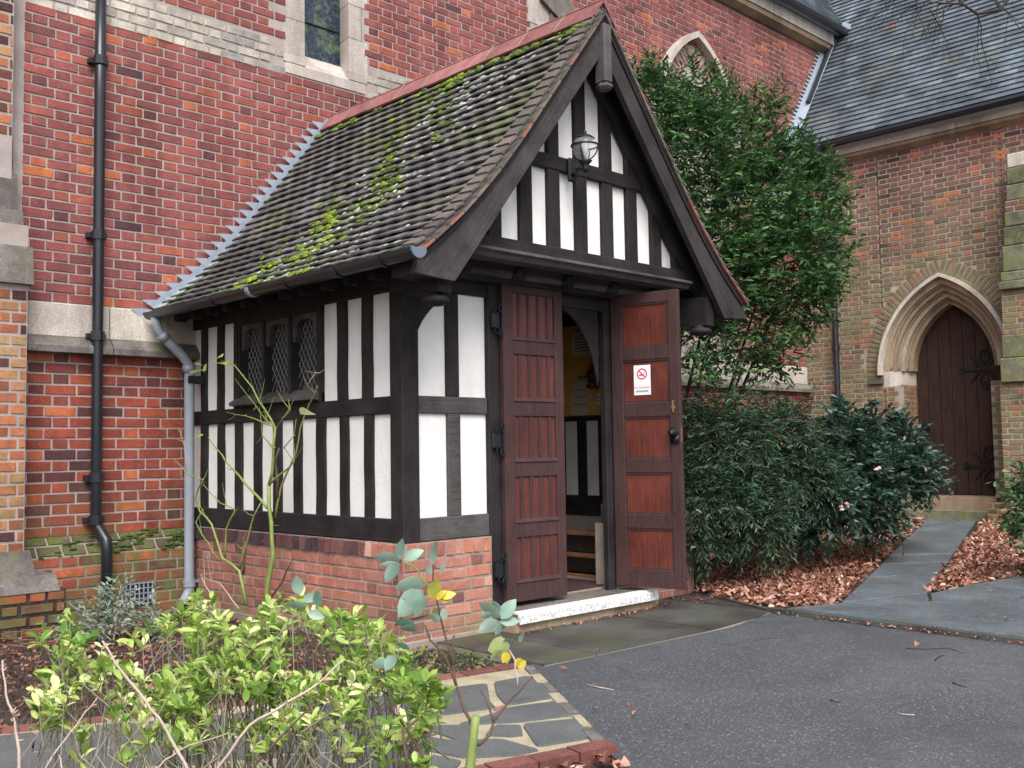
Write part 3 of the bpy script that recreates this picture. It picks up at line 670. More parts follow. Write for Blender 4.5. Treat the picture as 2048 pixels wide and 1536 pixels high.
# buttress at the left
bt = MB()
YB = D-.24
bx = lambda py: at(52 if py > 500 else 30, py, 'y', YB if py > 500 else D-.12)[0]
bt.box(-3, -1.405, YB+.006, D, 0, 3.02); bt.box(-3, -1.49, D-.114, D, 3.0, 8)
but = bt.build('buttress', M_MOR, church)
Ms, Ts = lay((0, YB+.006, 0), (1, 0, 0), N_, -3, -1.405, .62, .0835, .37, 23, lambda u, z, a, b: True, tn(.66, .2, .25, .12), seed=21, joint=.014)
M2, T2 = lay((0, D-.114, 0), (1, 0, 0), N_, -3, -1.49, 3.7, .085, .37, 30, lambda u, z, a, b: True, lambda u, z, r: (r.uniform(0, .35) if r.random() < .5 else r.uniform(.5, .95)) if u > -1.66 else r.uniform(.4, .95), seed=22, joint=.014)
pieces('brick', BT, Ms+M2, Ts+T2, M_BRB, but, 110, key='bb')
for z0, z1, yf, x1 in ((2.58, 2.86, YB-.035, -1.375), (2.86, 3.14, YB+.05, -1.42), (3.14, 3.42, YB+.10, -1.45), (3.42, 3.70, YB+.13, -1.475)):
    MB().prism([(yf, z0), (yf+.03, z1), (D, z1), (D, z0)], 'x', -3, x1, rnd.uniform(.1, .8)).build('weathering_stone', M_STONED, but)
MB().prism([(YB-.16, .45), (YB-.01, .64), (D, .64), (D, .45)], 'x', -3, -1.37, .1).build('weathering_stone', M_STONED, but)
MB().prism([(YB-.26, .36), (YB-.15, .47), (D, .47), (D, .36)], 'x', -3, -1.24, .2).build('weathering_stone', M_STONED, but)
MB().box(-3, -1.2, YB-.25, D, 0, .37).build('buttress_base', M_SOIL, but)
Ms, Ts = lay((0, YB-.25, 0), (1, 0, 0), N_, -3, -1.2, .04, .082, .37, 4, lambda u, z, a, b: True, tn(.5, .15, .1, .2), seed=24, joint=.02)
pieces('base_brick', BT, Ms, Ts, M_BRL, but, 40)
# lancet window
win = MB().box(WX0-.02, WX1+.02, D+.17, D+.2, 5.0, 7.4)
def mat_glass():
    m, n, b = mat_new('stained_glass'); p = pos(n); v = n.nodes.new('ShaderNodeTexVoronoi'); v.feature = 'DISTANCE_TO_EDGE'; v.inputs['Scale'].default_value = 17; n.links.new(p, v.inputs['Vector'])
    f = noise(n, p, 9, 3); c = ramp(n, f, [(.3, (.012, .018, .035)), (.5, (.02, .034, .05)), (.64, (.10, .13, .05)), (.75, (.03, .05, .10))]).outputs[0]
    c = mixc(n, stepf(n, v.outputs[0], .022, .008), c, (.12, .16, .18))
    n.links.new(c, b.inputs['Base Color']); b.inputs['Roughness'].default_value = .25; bump(n, b, f, .3, .01); return m
M_GLS = mat_glass()
wn = MB().box(WX0-.02, WX0, D+.1, D+.2, 5.0, 7.4).build('lancet_window', M_STONE, church)
win.build('stained_glass', M_GLS, wn)
for i in range(4):
    MB().box(WX0, WX1, D+.155, D+.17, 5.45+i*.45, 5.462+i*.45).build('saddle_bar', M_IRON, wn)
zz = 5.02
for i in range(7):
    h = .34; q = .0 if i % 2 else .075
    for sgn in (0, 1):
        if sgn == 0: m = MB().prism([(.93-q*.4, D-.004), (WX0, D-.004), (WX0+.02, D+.2), (.93-q*.4, D+.2)], 'z', zz+.003, zz+h-.003, rnd.uniform(.5, 1))
        else: m = MB().prism([(WX1, D-.004), (1.78+q, D-.004), (1.78+q, D+.2), (WX1+.03, D+.2)], 'z', zz+.003, zz+h-.003, rnd.uniform(.5, 1))
        m.build('jamb_stone', M_STONE, wn)
    zz += h
MB().prism([(D-.010, 4.835), (D-.010, 4.93), (D+.17, 5.12), (D+.2, 4.835)], 'x', .915, 1.825, .9).build('window_sill', M_STONE, wn)
for a, b in ((.90, WX0), (WX1, 1.84)):
    MB().box(a, b, D-.012, D+.15, 4.94, 5.018, .8).build('jamb_stone', M_STONE, wn)
# second window, only its lower left corner shows over the ridge
w2 = MB().box(4.14, 4.32, D-.006, D+.2, 6.25, 7.6, .8).build('window_surround', M_STONE, church)
MB().box(4.30, 4.50, D-.008, D+.2, 6.12, 6.30, .9, .006).build('quoin_stone', M_STONE, w2)
MB().prism([(4.34, 6.55), (4.95, 6.25), (4.95, 6.6), (4.34, 6.95)], 'y', D-.05, D+.2, .6).build('sloping_stone', M_STONED, w2)
MB().prism([(4.5, 6.3), (5.2, 5.96), (5.2, 6.2), (4.5, 6.45)], 'y', D-.02, D+.2, .5).build('sloping_stone', M_STONED, w2)
# blind arch with hood mould
ba = MB(); A = arch_pts(*HA, off=.06); ba.strip(A, arch_pts(*HA, off=.14), 'y', D-.12, D+.02, .7); 
bao = ba.build('hood_mould', M_STONE, church)
Ms = []; Ts = []
R_ = arcR(HA[1], HA[3]); c_ = R_-HA[1]
for side in (-1, 1):
    r = R_-.13; a1 = math.acos(-c_/r); k = 26
    for i in range(k):
        a = math.pi+(a1-math.pi)*(i+.5)/k
        d = np.array([math.cos(a)*(1 if side < 0 else -1), 0, math.sin(a)]); tdir = np.array([-d[2], 0, d[0]])
        cc = np.array([HA[0]+(c_ if side < 0 else -c_), D-.0, HA[2]])+d*r
        Ms.append((i % 6, M34(cc+np.array([0, .03, 0]), d*.24, (0, .06, 0), tdir*(.058 if side < 0 else -.058)))); Ts.append(rnd.uniform(.35, .98))
bo = MB().box(HA[0]-.9, HA[0]+.9, D+.015, D+.2, 4.9, 7.0).build('blind_arch', M_BRN, church)
pieces('voussoir', BT, Ms, Ts, M_BRN, bo, 60)
MB().prism(arch_pts(HA[0], HA[1]-.28, HA[2], HA[3]-.36), 'y', D+.01, D+.05).build('arch_recess', M_BRN, bo)
# eaves cornice and gutter of the nave
cn = MB().box(-3, 11.2, D-.02, D+.3, 7.66, 7.72).build('nave_cornice', M_CORN, church)
x = 4.2
while x < 11.0:
    b = min(x+1.02, 11.1)
    MB().prism([(D-.02, 7.66), (D-.13, 7.72), (D-.13, 7.80), (D+.1, 7.80), (D+.1, 7.66)], 'x', x, b-.006, rnd.uniform(.1, .4)).build('cornice_stone', M_CORN, cn)
    MB().prism([(D-.15, 7.803), (D-.155, 7.98), (D+.1, 7.98), (D+.1, 7.803)], 'x', x, b-.006, rnd.uniform(.2, 1)).build('cornice_stone', M_STONE, cn); x += 1.02
gt = MB().tube([(3.5, D-.27, 8.03), (11.25, D-.27, 8.03)], .065, 10); gt.build('nave_gutter', M_PIPEB, church)
SL_ = Tmpl([(-.5, -.5, -.5), (.5, -.5, -.5), (.5, .5, -.5), (-.5, .5, -.5), (-.5, -.5, .5), (.5, -.5, .5), (.5, .5, .5), (-.5, .5, .5)],
           [(4, 5, 6, 7), (0, 1, 5, 4), (1, 2, 6, 5), (2, 3, 7, 6), (3, 0, 4, 7)])
SL2 = [SL_]
TH = math.atan(1.46); ct, st_ = math.cos(TH), math.sin(TH)
nr = MB(); ZV = 8.06
XG = 9.87; zE = at(1688, 280, 'x', XG)[2]
def slates(name, n, fn, parent, k):
    pieces('slate', SL2, *fn(), M_SLATE, parent, k, key='slate'+name)
def nave_sl():
    Ms = []; Ts = []
    for r_ in range(26):
        s = r_*.12; y = D-.24+s*ct; z = 8.05+s*st_; xm = 11.33+(z-8.08)/1.46
        u = 8.0+(r_ % 2)*.12
        while u < xm:
            Ms.append((0, M34((u+.12, y+.1*ct, z+.1*st_+.022), (.235, 0, 0), np.array([0, ct, st_])*.24-np.array([0, -st_, ct])*.032, np.array([0, -st_, ct])*.010))); Ts.append(rnd.uniform(.1, .8)); u += .24
    return Ms, Ts
nro = MB().prism([(D-.25, 8.03), (D+4, 8.03+4*1.46), (D+4, 8.0), (D-.25, 8.0)], 'x', 3, 11.3).build('nave_roof', M_LEAD, church)
slates('n', 60, nave_sl, nro, 60)
# transept: wall facing the porch
X2 = 10.1
DC, DW, DZS, DH = .74, .60, 2.35, .95
tw = MB()
tw.box(X2, X2+.5, -6, DC-DW-.26, 0, 5.6); tw.box(X2, X2+.5, DC+DW+.26, 3.4, 0, 5.6)
P0 = arch_pts(DC, DW, DZS, DH, .28, 14)
top = [(p[0], 5.6) for p in P0]
tw.strip(P0, top, 'x', X2, X2+.5)
tw.box(X2, X2+.5, DC-DW-.29, DC-DW-.005, 0, 2.12); tw.box(X2, X2+.5, DC+DW+.005, DC+DW+.29, 0, 2.12)
tr = tw.build('transept_wall', M_MORT, church)
U_ = (0, 1, 0); NX = (-1, 0, 0)
def keep_t(u, z, a, b):
    if z < 2.12: return abs(u-DC) > DW+.01 and (b < DC-DW+.01 or a > DC+DW-.01)
    if z < DZS: return b < DC-DW-.24 or a > DC+DW+.24
    if in_arch(u, z, DC, DW, DZS, DH, .55): return False
    return z < 5.52 and not (-1.9 < u < -.26 and z > .3 and False)
def tt(u, z, r):
    q = r.random()
    if q < .10: return r.uniform(.85, 1)
    if q < .2: return r.uniform(0, .15)
    return min(.9, max(.1, r.gauss(.42, .15)))
Ms, Ts = lay((X2, 0, 0), U_, NX, -4.2, 2.88, .12, .072, .33, 76, keep_t, tt, seed=31, joint=.011)
pieces('brick', BT, Ms, Ts, M_BRT, tr, 300, key='t')
Ms, Ts = lay((X2, DC+DW+.002, 0), (1, 0, 0), N_, .0, .44, .57, .072, .33, 22, lambda u, z, a, b: z < 2.13, tn(.7, .15, .25, .05), seed=33)
MB().box(X2+.01, X2+.46, DC+DW+.004, DC+DW+.1, .3, 2.14).build('door_reveal', M_MORT, church)
pieces('jamb_brick', BT, Ms, Ts, M_BRT, tr, 80)
# brick voussoirs of the door arch
Ms = []; Ts = []; R_ = arcR(DW, DH); c_ = R_-DW; r = R_+.45
a1 = math.acos(-c_/r); k = 27
for side in (-1, 1):
    for i in range(-1, k):
        a = math.pi+(a1-math.pi)*(i+.5)/k
        d = np.array([0, math.cos(a)*(-1 if side > 0 else 1), math.sin(a)]); td = np.array([0, -d[2], d[1]])
        cc = np.array([X2, DC+(-c_ if side > 0 else c_), DZS])+d*r
        Ms.append(((i+1) % 6, M34(cc+np.array([.02, 0, 0]), d*.20, (.06, 0, 0), td*.052*(1 if side > 0 else -1)))); Ts.append(.95 if (side, i) in ((1, 22), (-1, 10), (1, 2), (-1, 24), (-1, 11)) else rnd.uniform(.15, .55))
pieces('voussoir', BT, Ms, Ts, M_BRT, tr, 60, key='tv')
# stone doorway
dwy = MB().strip(arch_pts(DC, DW, DZS, DH, .21, 16), arch_pts(DC, DW, DZS, DH, .285, 16), 'x', X2-.005, X2+.16, .5)
dw = dwy.build('stone_doorway', M_CORN, church)
for o0, o1, x0, x1, tnt in ((.13, .20, .07, .25, .35), (.05, .125, .16, .36, .6), (-.03, .045, .26, .44, .25)):
    MB().strip(arch_pts(DC, DW, DZS, DH, o0, 16), arch_pts(DC, DW, DZS, DH, o1, 16), 'x', X2+x0, X2+x1, tnt).build('arch_moulding', M_CORN, dw)
for o, x0, rr in ((.205, .05, .022), (.128, .14, .022), (.048, .245, .02)):
    MB().tube([(X2+x0, u, z) for u, z in arch_pts(DC, DW, DZS, DH, o, 18)], rr, 6, .45).build('roll_moulding', M_CORN, dw, None, True)
hm = MB().strip(arch_pts(DC, DW, DZS-.05, DH+.05, .29, 18), arch_pts(DC, DW, DZS-.05, DH+.05, .34, 18), 'x', X2-.09, X2+.02, .9).build('hood_mould', M_STONE, dw)
MB().strip(arch_pts(DC, DW, DZS-.05, DH+.05, .335, 18), arch_pts(DC, DW, DZS-.05, DH+.05, .38, 18), 'x', X2-.045, X2+.02, .5).build('hood_backing', M_STONEG, dw)
for sg in (-1, 1):
    u = DC+sg*DW
    MB().prism([(X2-.004, u+sg*.285), (X2-.004, u+sg*.20), (X2+.12, u+sg*.12), (X2+.26, u+sg*.05), (X2+.44, u), (X2+.44, u+sg*.285)], 'z', 2.12, DZS, .75).build('jamb_stone', M_STONE, dw)
    MB().box(X2-.05, X2+.02, u+sg*.29, u+sg*.5, DZS-.17, DZS-.08, .3).build('label_stop', M_STONED, dw)
# the door itself
XD = X2+.43
A = arch_pts(DC, DW+.02, DZS, DH+.02, 0, 16)
dr = MB().prism([(DC-DW-.02, .57)]+A+[(DC+DW+.02, .57)], 'x', XD+.02, XD+.06).build('side_door', M_SDOOR, church)
k = 7
def ztop(u):
    c = arcR(DW+.02, DH+.02)-(DW+.02); r = arcR(DW+.02, DH+.02); q = r*r-(abs(u-DC)+c)**2
    return DZS+math.sqrt(max(0, q))
for i in range(k):
    a, b = DC-DW+2*DW*i/k+.004, DC-DW+2*DW*(i+1)/k-.004
    us = [a+(b-a)*j/3 for j in range(4)]
    MB().prism([(a, .58)]+[(b, .58)]+[(u, ztop(u)) for u in us[::-1]], 'x', XD-.005+rnd.random()*.004, XD+.03).build('plank', M_SDOOR, dr)
def strap(z):
    m = MB(); y1 = DC-DW+.02; m.box(XD-.02, XD-.004, y1, y1+.50, z-.025, z+.025)
    m.box(XD-.02, XD-.004, y1+.49, y1+.55, z-.045, z+.045)
    for s, r in ((1, .10), (-1, .10)):
        cy, cz = y1+.17, z+s*.17
        m.tube([(XD-.013, cy+r*math.cos(t), cz+s*r*math.sin(t)*1.1) for t in np.linspace(-1.5, 4.4, 14)], .015, 5)
        m.tube([(XD-.013, cy+.05*math.cos(t), cz+s*.05*math.sin(t)) for t in np.linspace(0, 5, 9)], .013, 5)
        m.tube([(XD-.013, y1+.24, z), (XD-.013, y1+.33, z+s*.10), (XD-.013, y1+.40, z+s*.20)], [.017, .013, .008], 5)
    m.build('strap_hinge', M_IRON, dr)
strap(2.33); strap(.98)
hd = at(1857, 852, 'x', XD)
m = MB().lathe([(.0, 0), (.045, 0), (.045, -.015), (.02, -.03), (.025, -.06), (0, -.065)], (XD-.005, hd[1], hd[2]), 12, 'x'); m.tube([(XD-.05, hd[1]+.05*math.cos(t), hd[2]-.04+.05*math.sin(t)) for t in np.linspace(0, 6.28, 13)], .009, 5)
m.build('ring_handle', M_IRON, dr)
ds = MB().box(X2-.12, X2+.5, DC-DW-.06, DC+DW+.1, .40, .57, .3).build('door_step', M_CORN, church)
MB().box(X2-.42, X2-.0, DC-DW-.1, DC+DW+.3, .1, .40, .4).build('lower_step', M_STONEG, church)
# transept cornice, gutter, roof
XC_ = X2-.16
zc0, zc1, zc2 = at(1697, 324, 'x', X2-.03)[2], at(1697, 312, 'x', X2-.1)[2], at(1688, 290, 'x', XC_)[2]
tc = MB().box(X2-.03, X2+.3, -5, 3.3, zc0, zc2).build('transept_cornice', M_CORN, church)
y = -4.6
while y < 2.9:
    b = min(y+1.0, 2.95)
    MB().prism([(X2-.02, zc0), (X2-.11, zc0+.05), (X2-.11, zc0+.10), (X2+.1, zc0+.10), (X2+.1, zc0)][::-1], 'y', y, b-.006, rnd.uniform(0, .35)).build('cornice_stone', M_CORN, tc)
    MB().prism([(X2-.135, zc0+.103), (X2-.14, zc2), (X2+.1, zc2), (X2+.1, zc0+.103)][::-1], 'y', y, b-.006, rnd.uniform(.2, 1)).build('cornice_stone', M_STONE, tc); y += 1.0
MB().tube([(XG-.03, -5, zE-.02), (XG-.03, 2.3, zE-.02), (XG+.0, 2.38, zE-.05), (XG+.1, 2.42, zE-.3)], .058, 8).build('transept_gutter', M_PIPEB, church)
def tr_sl():
    Ms = []; Ts = []; up = np.array([ct, 0, st_]); nn = np.array([-st_, 0, ct])
    for r_ in range(62):
        s = r_*.108; x = XG-.03+s*ct; z = zE+.02+s*st_
        ym = D-.04 if z < ZV+.1 else D-.04+(z-ZV-.1)/1.46
        u = -4.4+(r_ % 2)*.105
        while u < ym:
            Ms.append((0, M34(np.array([x, u+.1, z])+up*.1+nn*(.022+rnd.random()*.003), (0, .2065, 0), up*.22-nn*.042, nn*.012))); Ts.append(min(1, max(0, rnd.gauss(.5, .12))) if rnd.random() > .004 else 1.); u += .21
    # column order must be right-handed: x across, y up the slope, z out
    return [(k, M34(M[:, 3], -M[:, 0], M[:, 1], M[:, 2])) for k, M in Ms], Ts
tro = MB()
q = 7
tro.prism([(XG-.05, zE), (XG-.05+q, zE+q*1.46), (XG-.05+q, zE-.1), (XG+.1, zE-.1)][::-1], 'y', -5, D-.03)
tro = tro.build('transept_roof', M_LEAD, church)
slates('t', 300, tr_sl, tro, 300)
# lead where the transept roof meets the nave wall
fl = MB(); p0, p1 = np.array([XG-.1, D, zE+.0]), np.array([11.42, D, ZV+.12])
dd = (p1-p0)/np.linalg.norm(p1-p0); pr_ = np.array([-dd[2], 0, dd[0]])
fl.add([p0+(0, -.05, 0)+pr_*.01, p1+(0, -.05, 0)+pr_*.01, p1+(0, -.02, 0)+pr_*.13, p0+(0, -.02, 0)+pr_*.13], [(0, 1, 2, 3)], .5)
for i in range(34):
    t = i/34; c = p0+(p1-p0)*t+pr_*.12+np.array([0, -.02, 0]); fl.add([c, c+dd*.075, c+pr_*.02+np.array([-.10, 0, .02])], [(0, 1, 2)])
fl.build('stepped_flashing', M_LEAD, church)
fs = MB(); nn = np.array([-st_, 0, ct])
fs.add([p0+(0, -.03, 0)+nn*.05, p1+(0, -.03, 0)+nn*.05, p1+(0, -.15, 0)+nn*.04, p0+(0, -.13, 0)+nn*.04], [(0, 1, 2, 3)])
fs.build('lead_soaker', M_LEAD, church)
MB().tube([p0+(p1-p0)*.35+pr_*.07+(0, -.1, 0), p1+pr_*.07+(0, -.1, 0)], .04, 8).build('overflow_pipe', M_PIPEB, church)
v0 = p1; v1 = p1+np.array([2.5, 2.5, 2.5*1.46]); m = MB(); m.add([v0+(-.1, 0, .06), v0+(.06, -.12, .06), v1+(.06, -.12, .06), v1+(-.12, .05, .06)], [(0, 1, 2, 3)]); m.build('lead_valley', M_LEAD, church)
m = MB().lathe([(0, -.05), (.09, -.03), (.1, .05), (.03, .09)], (11.3, D-.25, 8.1), 8); m.build('lead_dressing', M_LEAD, church)
# pipe in front of the transept
pp = MB(); u = at(1672, 700, 'x', X2-.1)[1]
pp.tube([(X2-.1, u, .25), (X2-.1, u, 5.2), (X2-.18, u-.0, 5.6)], .045, 10, .5); dp2 = pp.build('rain_pipe', M_PIPEB, church)
for z in (.9, 2.7, 4.5): MB().tube([(X2-.1, u, z), (X2-.1, u, z+.09)], .058, 10).build('pipe_collar', M_PIPEB, dp2)
# buttress of the transept, built of brick and mossy stones
XB = 9.62; bs = MB()
ye = lambda px, py: at(px, py, 'x', XB)[1]
zr = lambda py: at(2030, py, 'x', XB)[2]
stage = [(1060, 765, 2005, 'b', 0), (765, 715, 2000, 's', -.04), (715, 668, 2003, 's', .02), (668, 578, 2003, 'b', .04), (578, 560, 1996, 's', -.02), (560, 540, 2000, 's', .05), (540, 487, 2004, 's', .08), (487, 448, 2006, 's', .1), (448, 418, 2008, 's', .11), (418, 395, 2010, 'b', .13), (395, 362, 2011, 's', .14), (362, 328, 2012, 's', .15), (328, 298, 2013, 'S', .16)]
bu2 = MB().box(XB+.25, X2, -2.6, -.35, 0, zr(300)).build('transept_buttress', M_MORT, church)
for i, (b, t, e, kd, dx) in enumerate(stage):
    z0, z1 = zr(b), zr(t); y1 = at(e, (b+t)/2, 'x', XB+dx)[1]
    if kd in 'sS':
        MB().box(XB+dx, X2, -.0+y1-.62, y1, z0+.004, z1-.004, 1. if kd == 'S' else rnd.uniform(.1, .6), .012).build('quoin_stone', M_STONE if kd == 'S' else M_STONEG, bu2)
        MB().box(XB+dx+.01, X2, -2.4, y1-.63, z0+.004, z1-.004, rnd.uniform(.1, .6), .012).build('quoin_stone', M_STONEG, bu2)
    else:
        MB().box(XB+dx+.01, X2, -2.4, y1-.004, z0, z1, .5).build('brick_core', M_MORT, bu2)
        nz = max(1, round((z1-z0)/.072))
        Ms, Ts = lay((XB+dx+.01, 0, 0), U_, NX, -1.6, y1, z0, (z1-z0)/nz, .33, nz, lambda *a: True, tn(.5, .15, .2, .1), seed=40+i)
        pieces('brick', BT, Ms, Ts, M_BRT, bu2, 60, key='bt%d' % i)
z0 = .1; y1 = ye(1984, 1040)
MB().box(XB-.14, X2, -2.2, y1, z0, .52, .5).build('buttress_base', M_MORT, bu2)
Ms, Ts = lay((XB-.14, 0, 0), U_, NX, -1.6, y1, .16, .075, .33, 5, lambda *a: True, tn(.75, .12, .3, .05), seed=60)
pieces('base_brick', BT, Ms, Ts, M_BRL, bu2, 40)
# black downpipe on the nave wall
yp = D-.085
P = [at(208, -40, 'y', yp), at(203, 200, 'y', yp), at(197, 500, 'y', yp), at(194, 800, 'y', yp), at(193, 1035, 'y', yp), at(197, 1052, 'y', yp), at(213, 1082, 'y', yp-.14), at(214, 1100, 'y', yp-.14), at(212, 1235, 'y', yp-.14)]
for p in P[:5]: p[0] = P[3][0]
P[5][0] = P[3][0]+.01
dp = MB().tube(P, .042, 12, .5).build('rain_pipe', M_PIPEB, church, None, True)
for py in (120, 470, 672, 955, 1040):
    z = at(195, py, 'y', yp)[2]; MB().tube([(P[3][0], yp, z-.035), (P[3][0], yp, z+.035)], .054, 12).box(P[3][0]-.075, P[3][0]+.075, yp+.02, yp+.08, z-.02, z+.02).build('pipe_collar', M_PIPEB, dp)
# ------------------------------------------------------------------ the timber porch
W = 2.83; XM = 1.41
porch = thing('timber_porch', (XM, 1.2, GZ), 'black and white timber framed porch with a steep mossy tiled roof', 'porch')
PR = [(-.315, 2.465), (-.15, 2.595), (.02, 2.74), (.18, 2.895), (.34, 3.065), (.52, 3.275), (.96, 3.835), (1.41, 4.405)]
def profz(x):
    if x > XM: x = 2*XM-x
    for (a, b), (c, d) in zip(PR, PR[1:]):
        if x <= c: return b+(d-b)*(x-a)/(c-a)
    return PR[-1][1]
seg = [math.dist(a, b) for a, b in zip(PR, PR[1:])]; SLEN = sum(seg)
def prof(s):
    k = 0
    while k < len(seg)-1 and s > seg[k]: s -= seg[k]; k += 1
    a, b = PR[k], PR[k+1]; t = s/seg[k]; d = ((b[0]-a[0])/seg[k], (b[1]-a[1])/seg[k])
    return (a[0]+(b[0]-a[0])*t, a[1]+(b[1]-a[1])*t), d
# --- brick plinth
PX0, PZ0, SZ0, SZ1 = -.02, .069, .615, .725
for nm, args in (('left', None),):
    core = MB().prism([(PX0+.006, -.014), (.75, -.014), (.75, .2), (.2, .2), (.2, D-.13), (PX0+.006, D-.13)], 'z', .0, SZ1-.004)
    plinth = core.build('brick_plinth', M_MORP, porch)
    plinth2 = MB().prism([(2.07, -.014), (3.03, -.014), (3.03, .2), (W+.02, .2), (W+.02, D-.13), (W-.2, D-.13), (W-.2, .2), (2.07, .2)], 'z', .0, SZ1-.004).build('brick_plinth', M_MORP, porch)
def pt(u, z, r): return min(1, max(.1, r.gauss(.5, .18)))
Ms, Ts = lay((PX0+.006, 0, 0), U_, NX, .034, D-.13, PZ0, .078, .345, 7, lambda *a: True, pt, seed=71, joint=.009)
pieces('brick', BT, Ms, Ts, M_BRP, plinth, 150, key='p1')
Ms, Ts = lay((0, -.014, 0), (1, 0, 0), N_, -.02, .75, PZ0, .078, .345, 7, lambda *a: True, pt, seed=72, joint=.010)
M2, T2 = lay((0, -.014, 0), (1, 0, 0), N_, 2.07, 3.03, PZ0, .078, .345, 7, lambda *a: True, pt, seed=73, joint=.010)
pieces('brick', BT, Ms+M2, Ts+T2, M_BRP, plinth, 90, key='p2')
Ms = []; Ts = []
for i in range(35):
    y = -.0+i*.079+.03
    Ms.append((i % 6, M34((PX0+.05, y, (SZ0+SZ1)/2), (0, -.068, 0), (.12, 0, 0), (0, 0, SZ1-SZ0-.008)))); Ts.append((rnd.uniform(.0, .16) if rnd.random() > .1 else 1.) if y > .3 else rnd.uniform(.3, .8))
for i in range(9):
    x = .02+i*.081
    Ms.append((i % 6, M34((x+.03, .04, (SZ0+SZ1)/2), (.068, 0, 0), (0, .12, 0), (0, 0, SZ1-SZ0-.008)))); Ts.append(rnd.uniform(.3, .95))
pieces('soldier_brick', BT, Ms, Ts, M_BRP, plinth, 60)
MB().box(-.04, .74, -.075, 0, 0, .108).box(-.05, 0, -.07, D-.13, 0, .09).build('mortar_fillet', M_MORP, porch)
MB().prism([(2.83, .70), (2.86, .76), (2.95, .79), (3.03, .75), (3.045, .68), (3.045, .1), (3.035, .1), (3.03, .66)], 'y', -.03, .2).build('cement_capping', M_MORP, porch)
# --- timbers of the left side (outer face x = 0) and panels
SB, ST, MB0, MB1, PT = .725, .875, 1.557, 1.672, 2.36
def timber(name, x0, x1, y0, y1, z0, z1, m, ch=.006, par=None):
    return MB().box(x0, x1, y0, y1, z0, z1, rnd.random(), ch).build(name, m, par or porch)
timber('sill_beam', .0, .14, .13, D, SB, ST, M_TY); timber('mid_rail', .006, .12, .13, D, MB0, MB1, M_TY)
timber('wall_plate', .002, .14, .0, D, PT, 2.52, M_TY); timber('corner_post', -.006, .134, -.006, .128, SB-.03, 2.5, M_TZ)
timber('corner_post', W-.134, W+.006, -.006, .128, SB, 2.5, M_TZ)
ylow = [[at(px, 920, 'x', 0)[1] for px in ab] for ab in ((399, 411), (432.5, 444), (467.5, 480.5), (505, 518.5), (544, 559), (584.6, 599), (630, 646.5), (677.4, 692.7), (726, 742.5))]
yup = [[at(px, 720, 'x', 0)[1] for px in ab] for ab in ((400, 410), (432, 443.5), (467, 478), (631, 642), (672, 689.5), (721, 740))]
for st, z0, z1 in ((ylow, ST, MB0), (yup, MB1, PT)):
    for a, b in st:
        w_ = rnd.uniform(-.004, .004)
        mm = MB(); y0, y1 = min(a, b), max(a, b)
        for i in range(4):
            za, zb = z0+(z1-z0)*i/4, z0+(z1-z0)*(i+1)/4; j = [.003*math.sin(y0*9+q*2.1) for q in (i, i+1)]
            mm.add([(.008, y0+j[0], za), (.11, y0+j[0], za), (.11, y1+j[0], za), (.008, y1+j[0], za), (.008, y0+j[1], zb), (.11, y0+j[1], zb), (.11, y1+j[1], zb), (.008, y1+j[1], zb)], [(0, 1, 5, 4), (1, 2, 6, 5), (2, 3, 7, 6), (3, 0, 4, 7)])
        mm.build('stud', M_TZ, porch)
def panels_y(st, z0, z1, skip=None):
    e = [D-.02]+[v for a, b in st for v in (max(a, b), min(a, b))]+[.128]
    for i in range(0, len(e), 2):
        y1, y0 = e[i], e[i+1]
        if skip and skip(y0, y1): continue
        MB().box(.030, .09, y0-.01, y1+.01, z0-.01, z1+.01, rnd.random()).build('plaster_panel', M_PL, porch)
panels_y(ylow, ST, MB0); panels_y(yup, MB1, PT, lambda a, b: a > .95 and b < 2.1 and b-a > .5)
_g = mat_flat('leaded_glass', (.045, .045, .05), .12, amt=.5, ns=30, bmp=.3, spec=.6); _g.node_tree.nodes['Principled BSDF'].inputs['Alpha'].default_value = .25
M_LDG = mat_flat('dull_lead', (.17, .17, .175), .5, amt=.4)
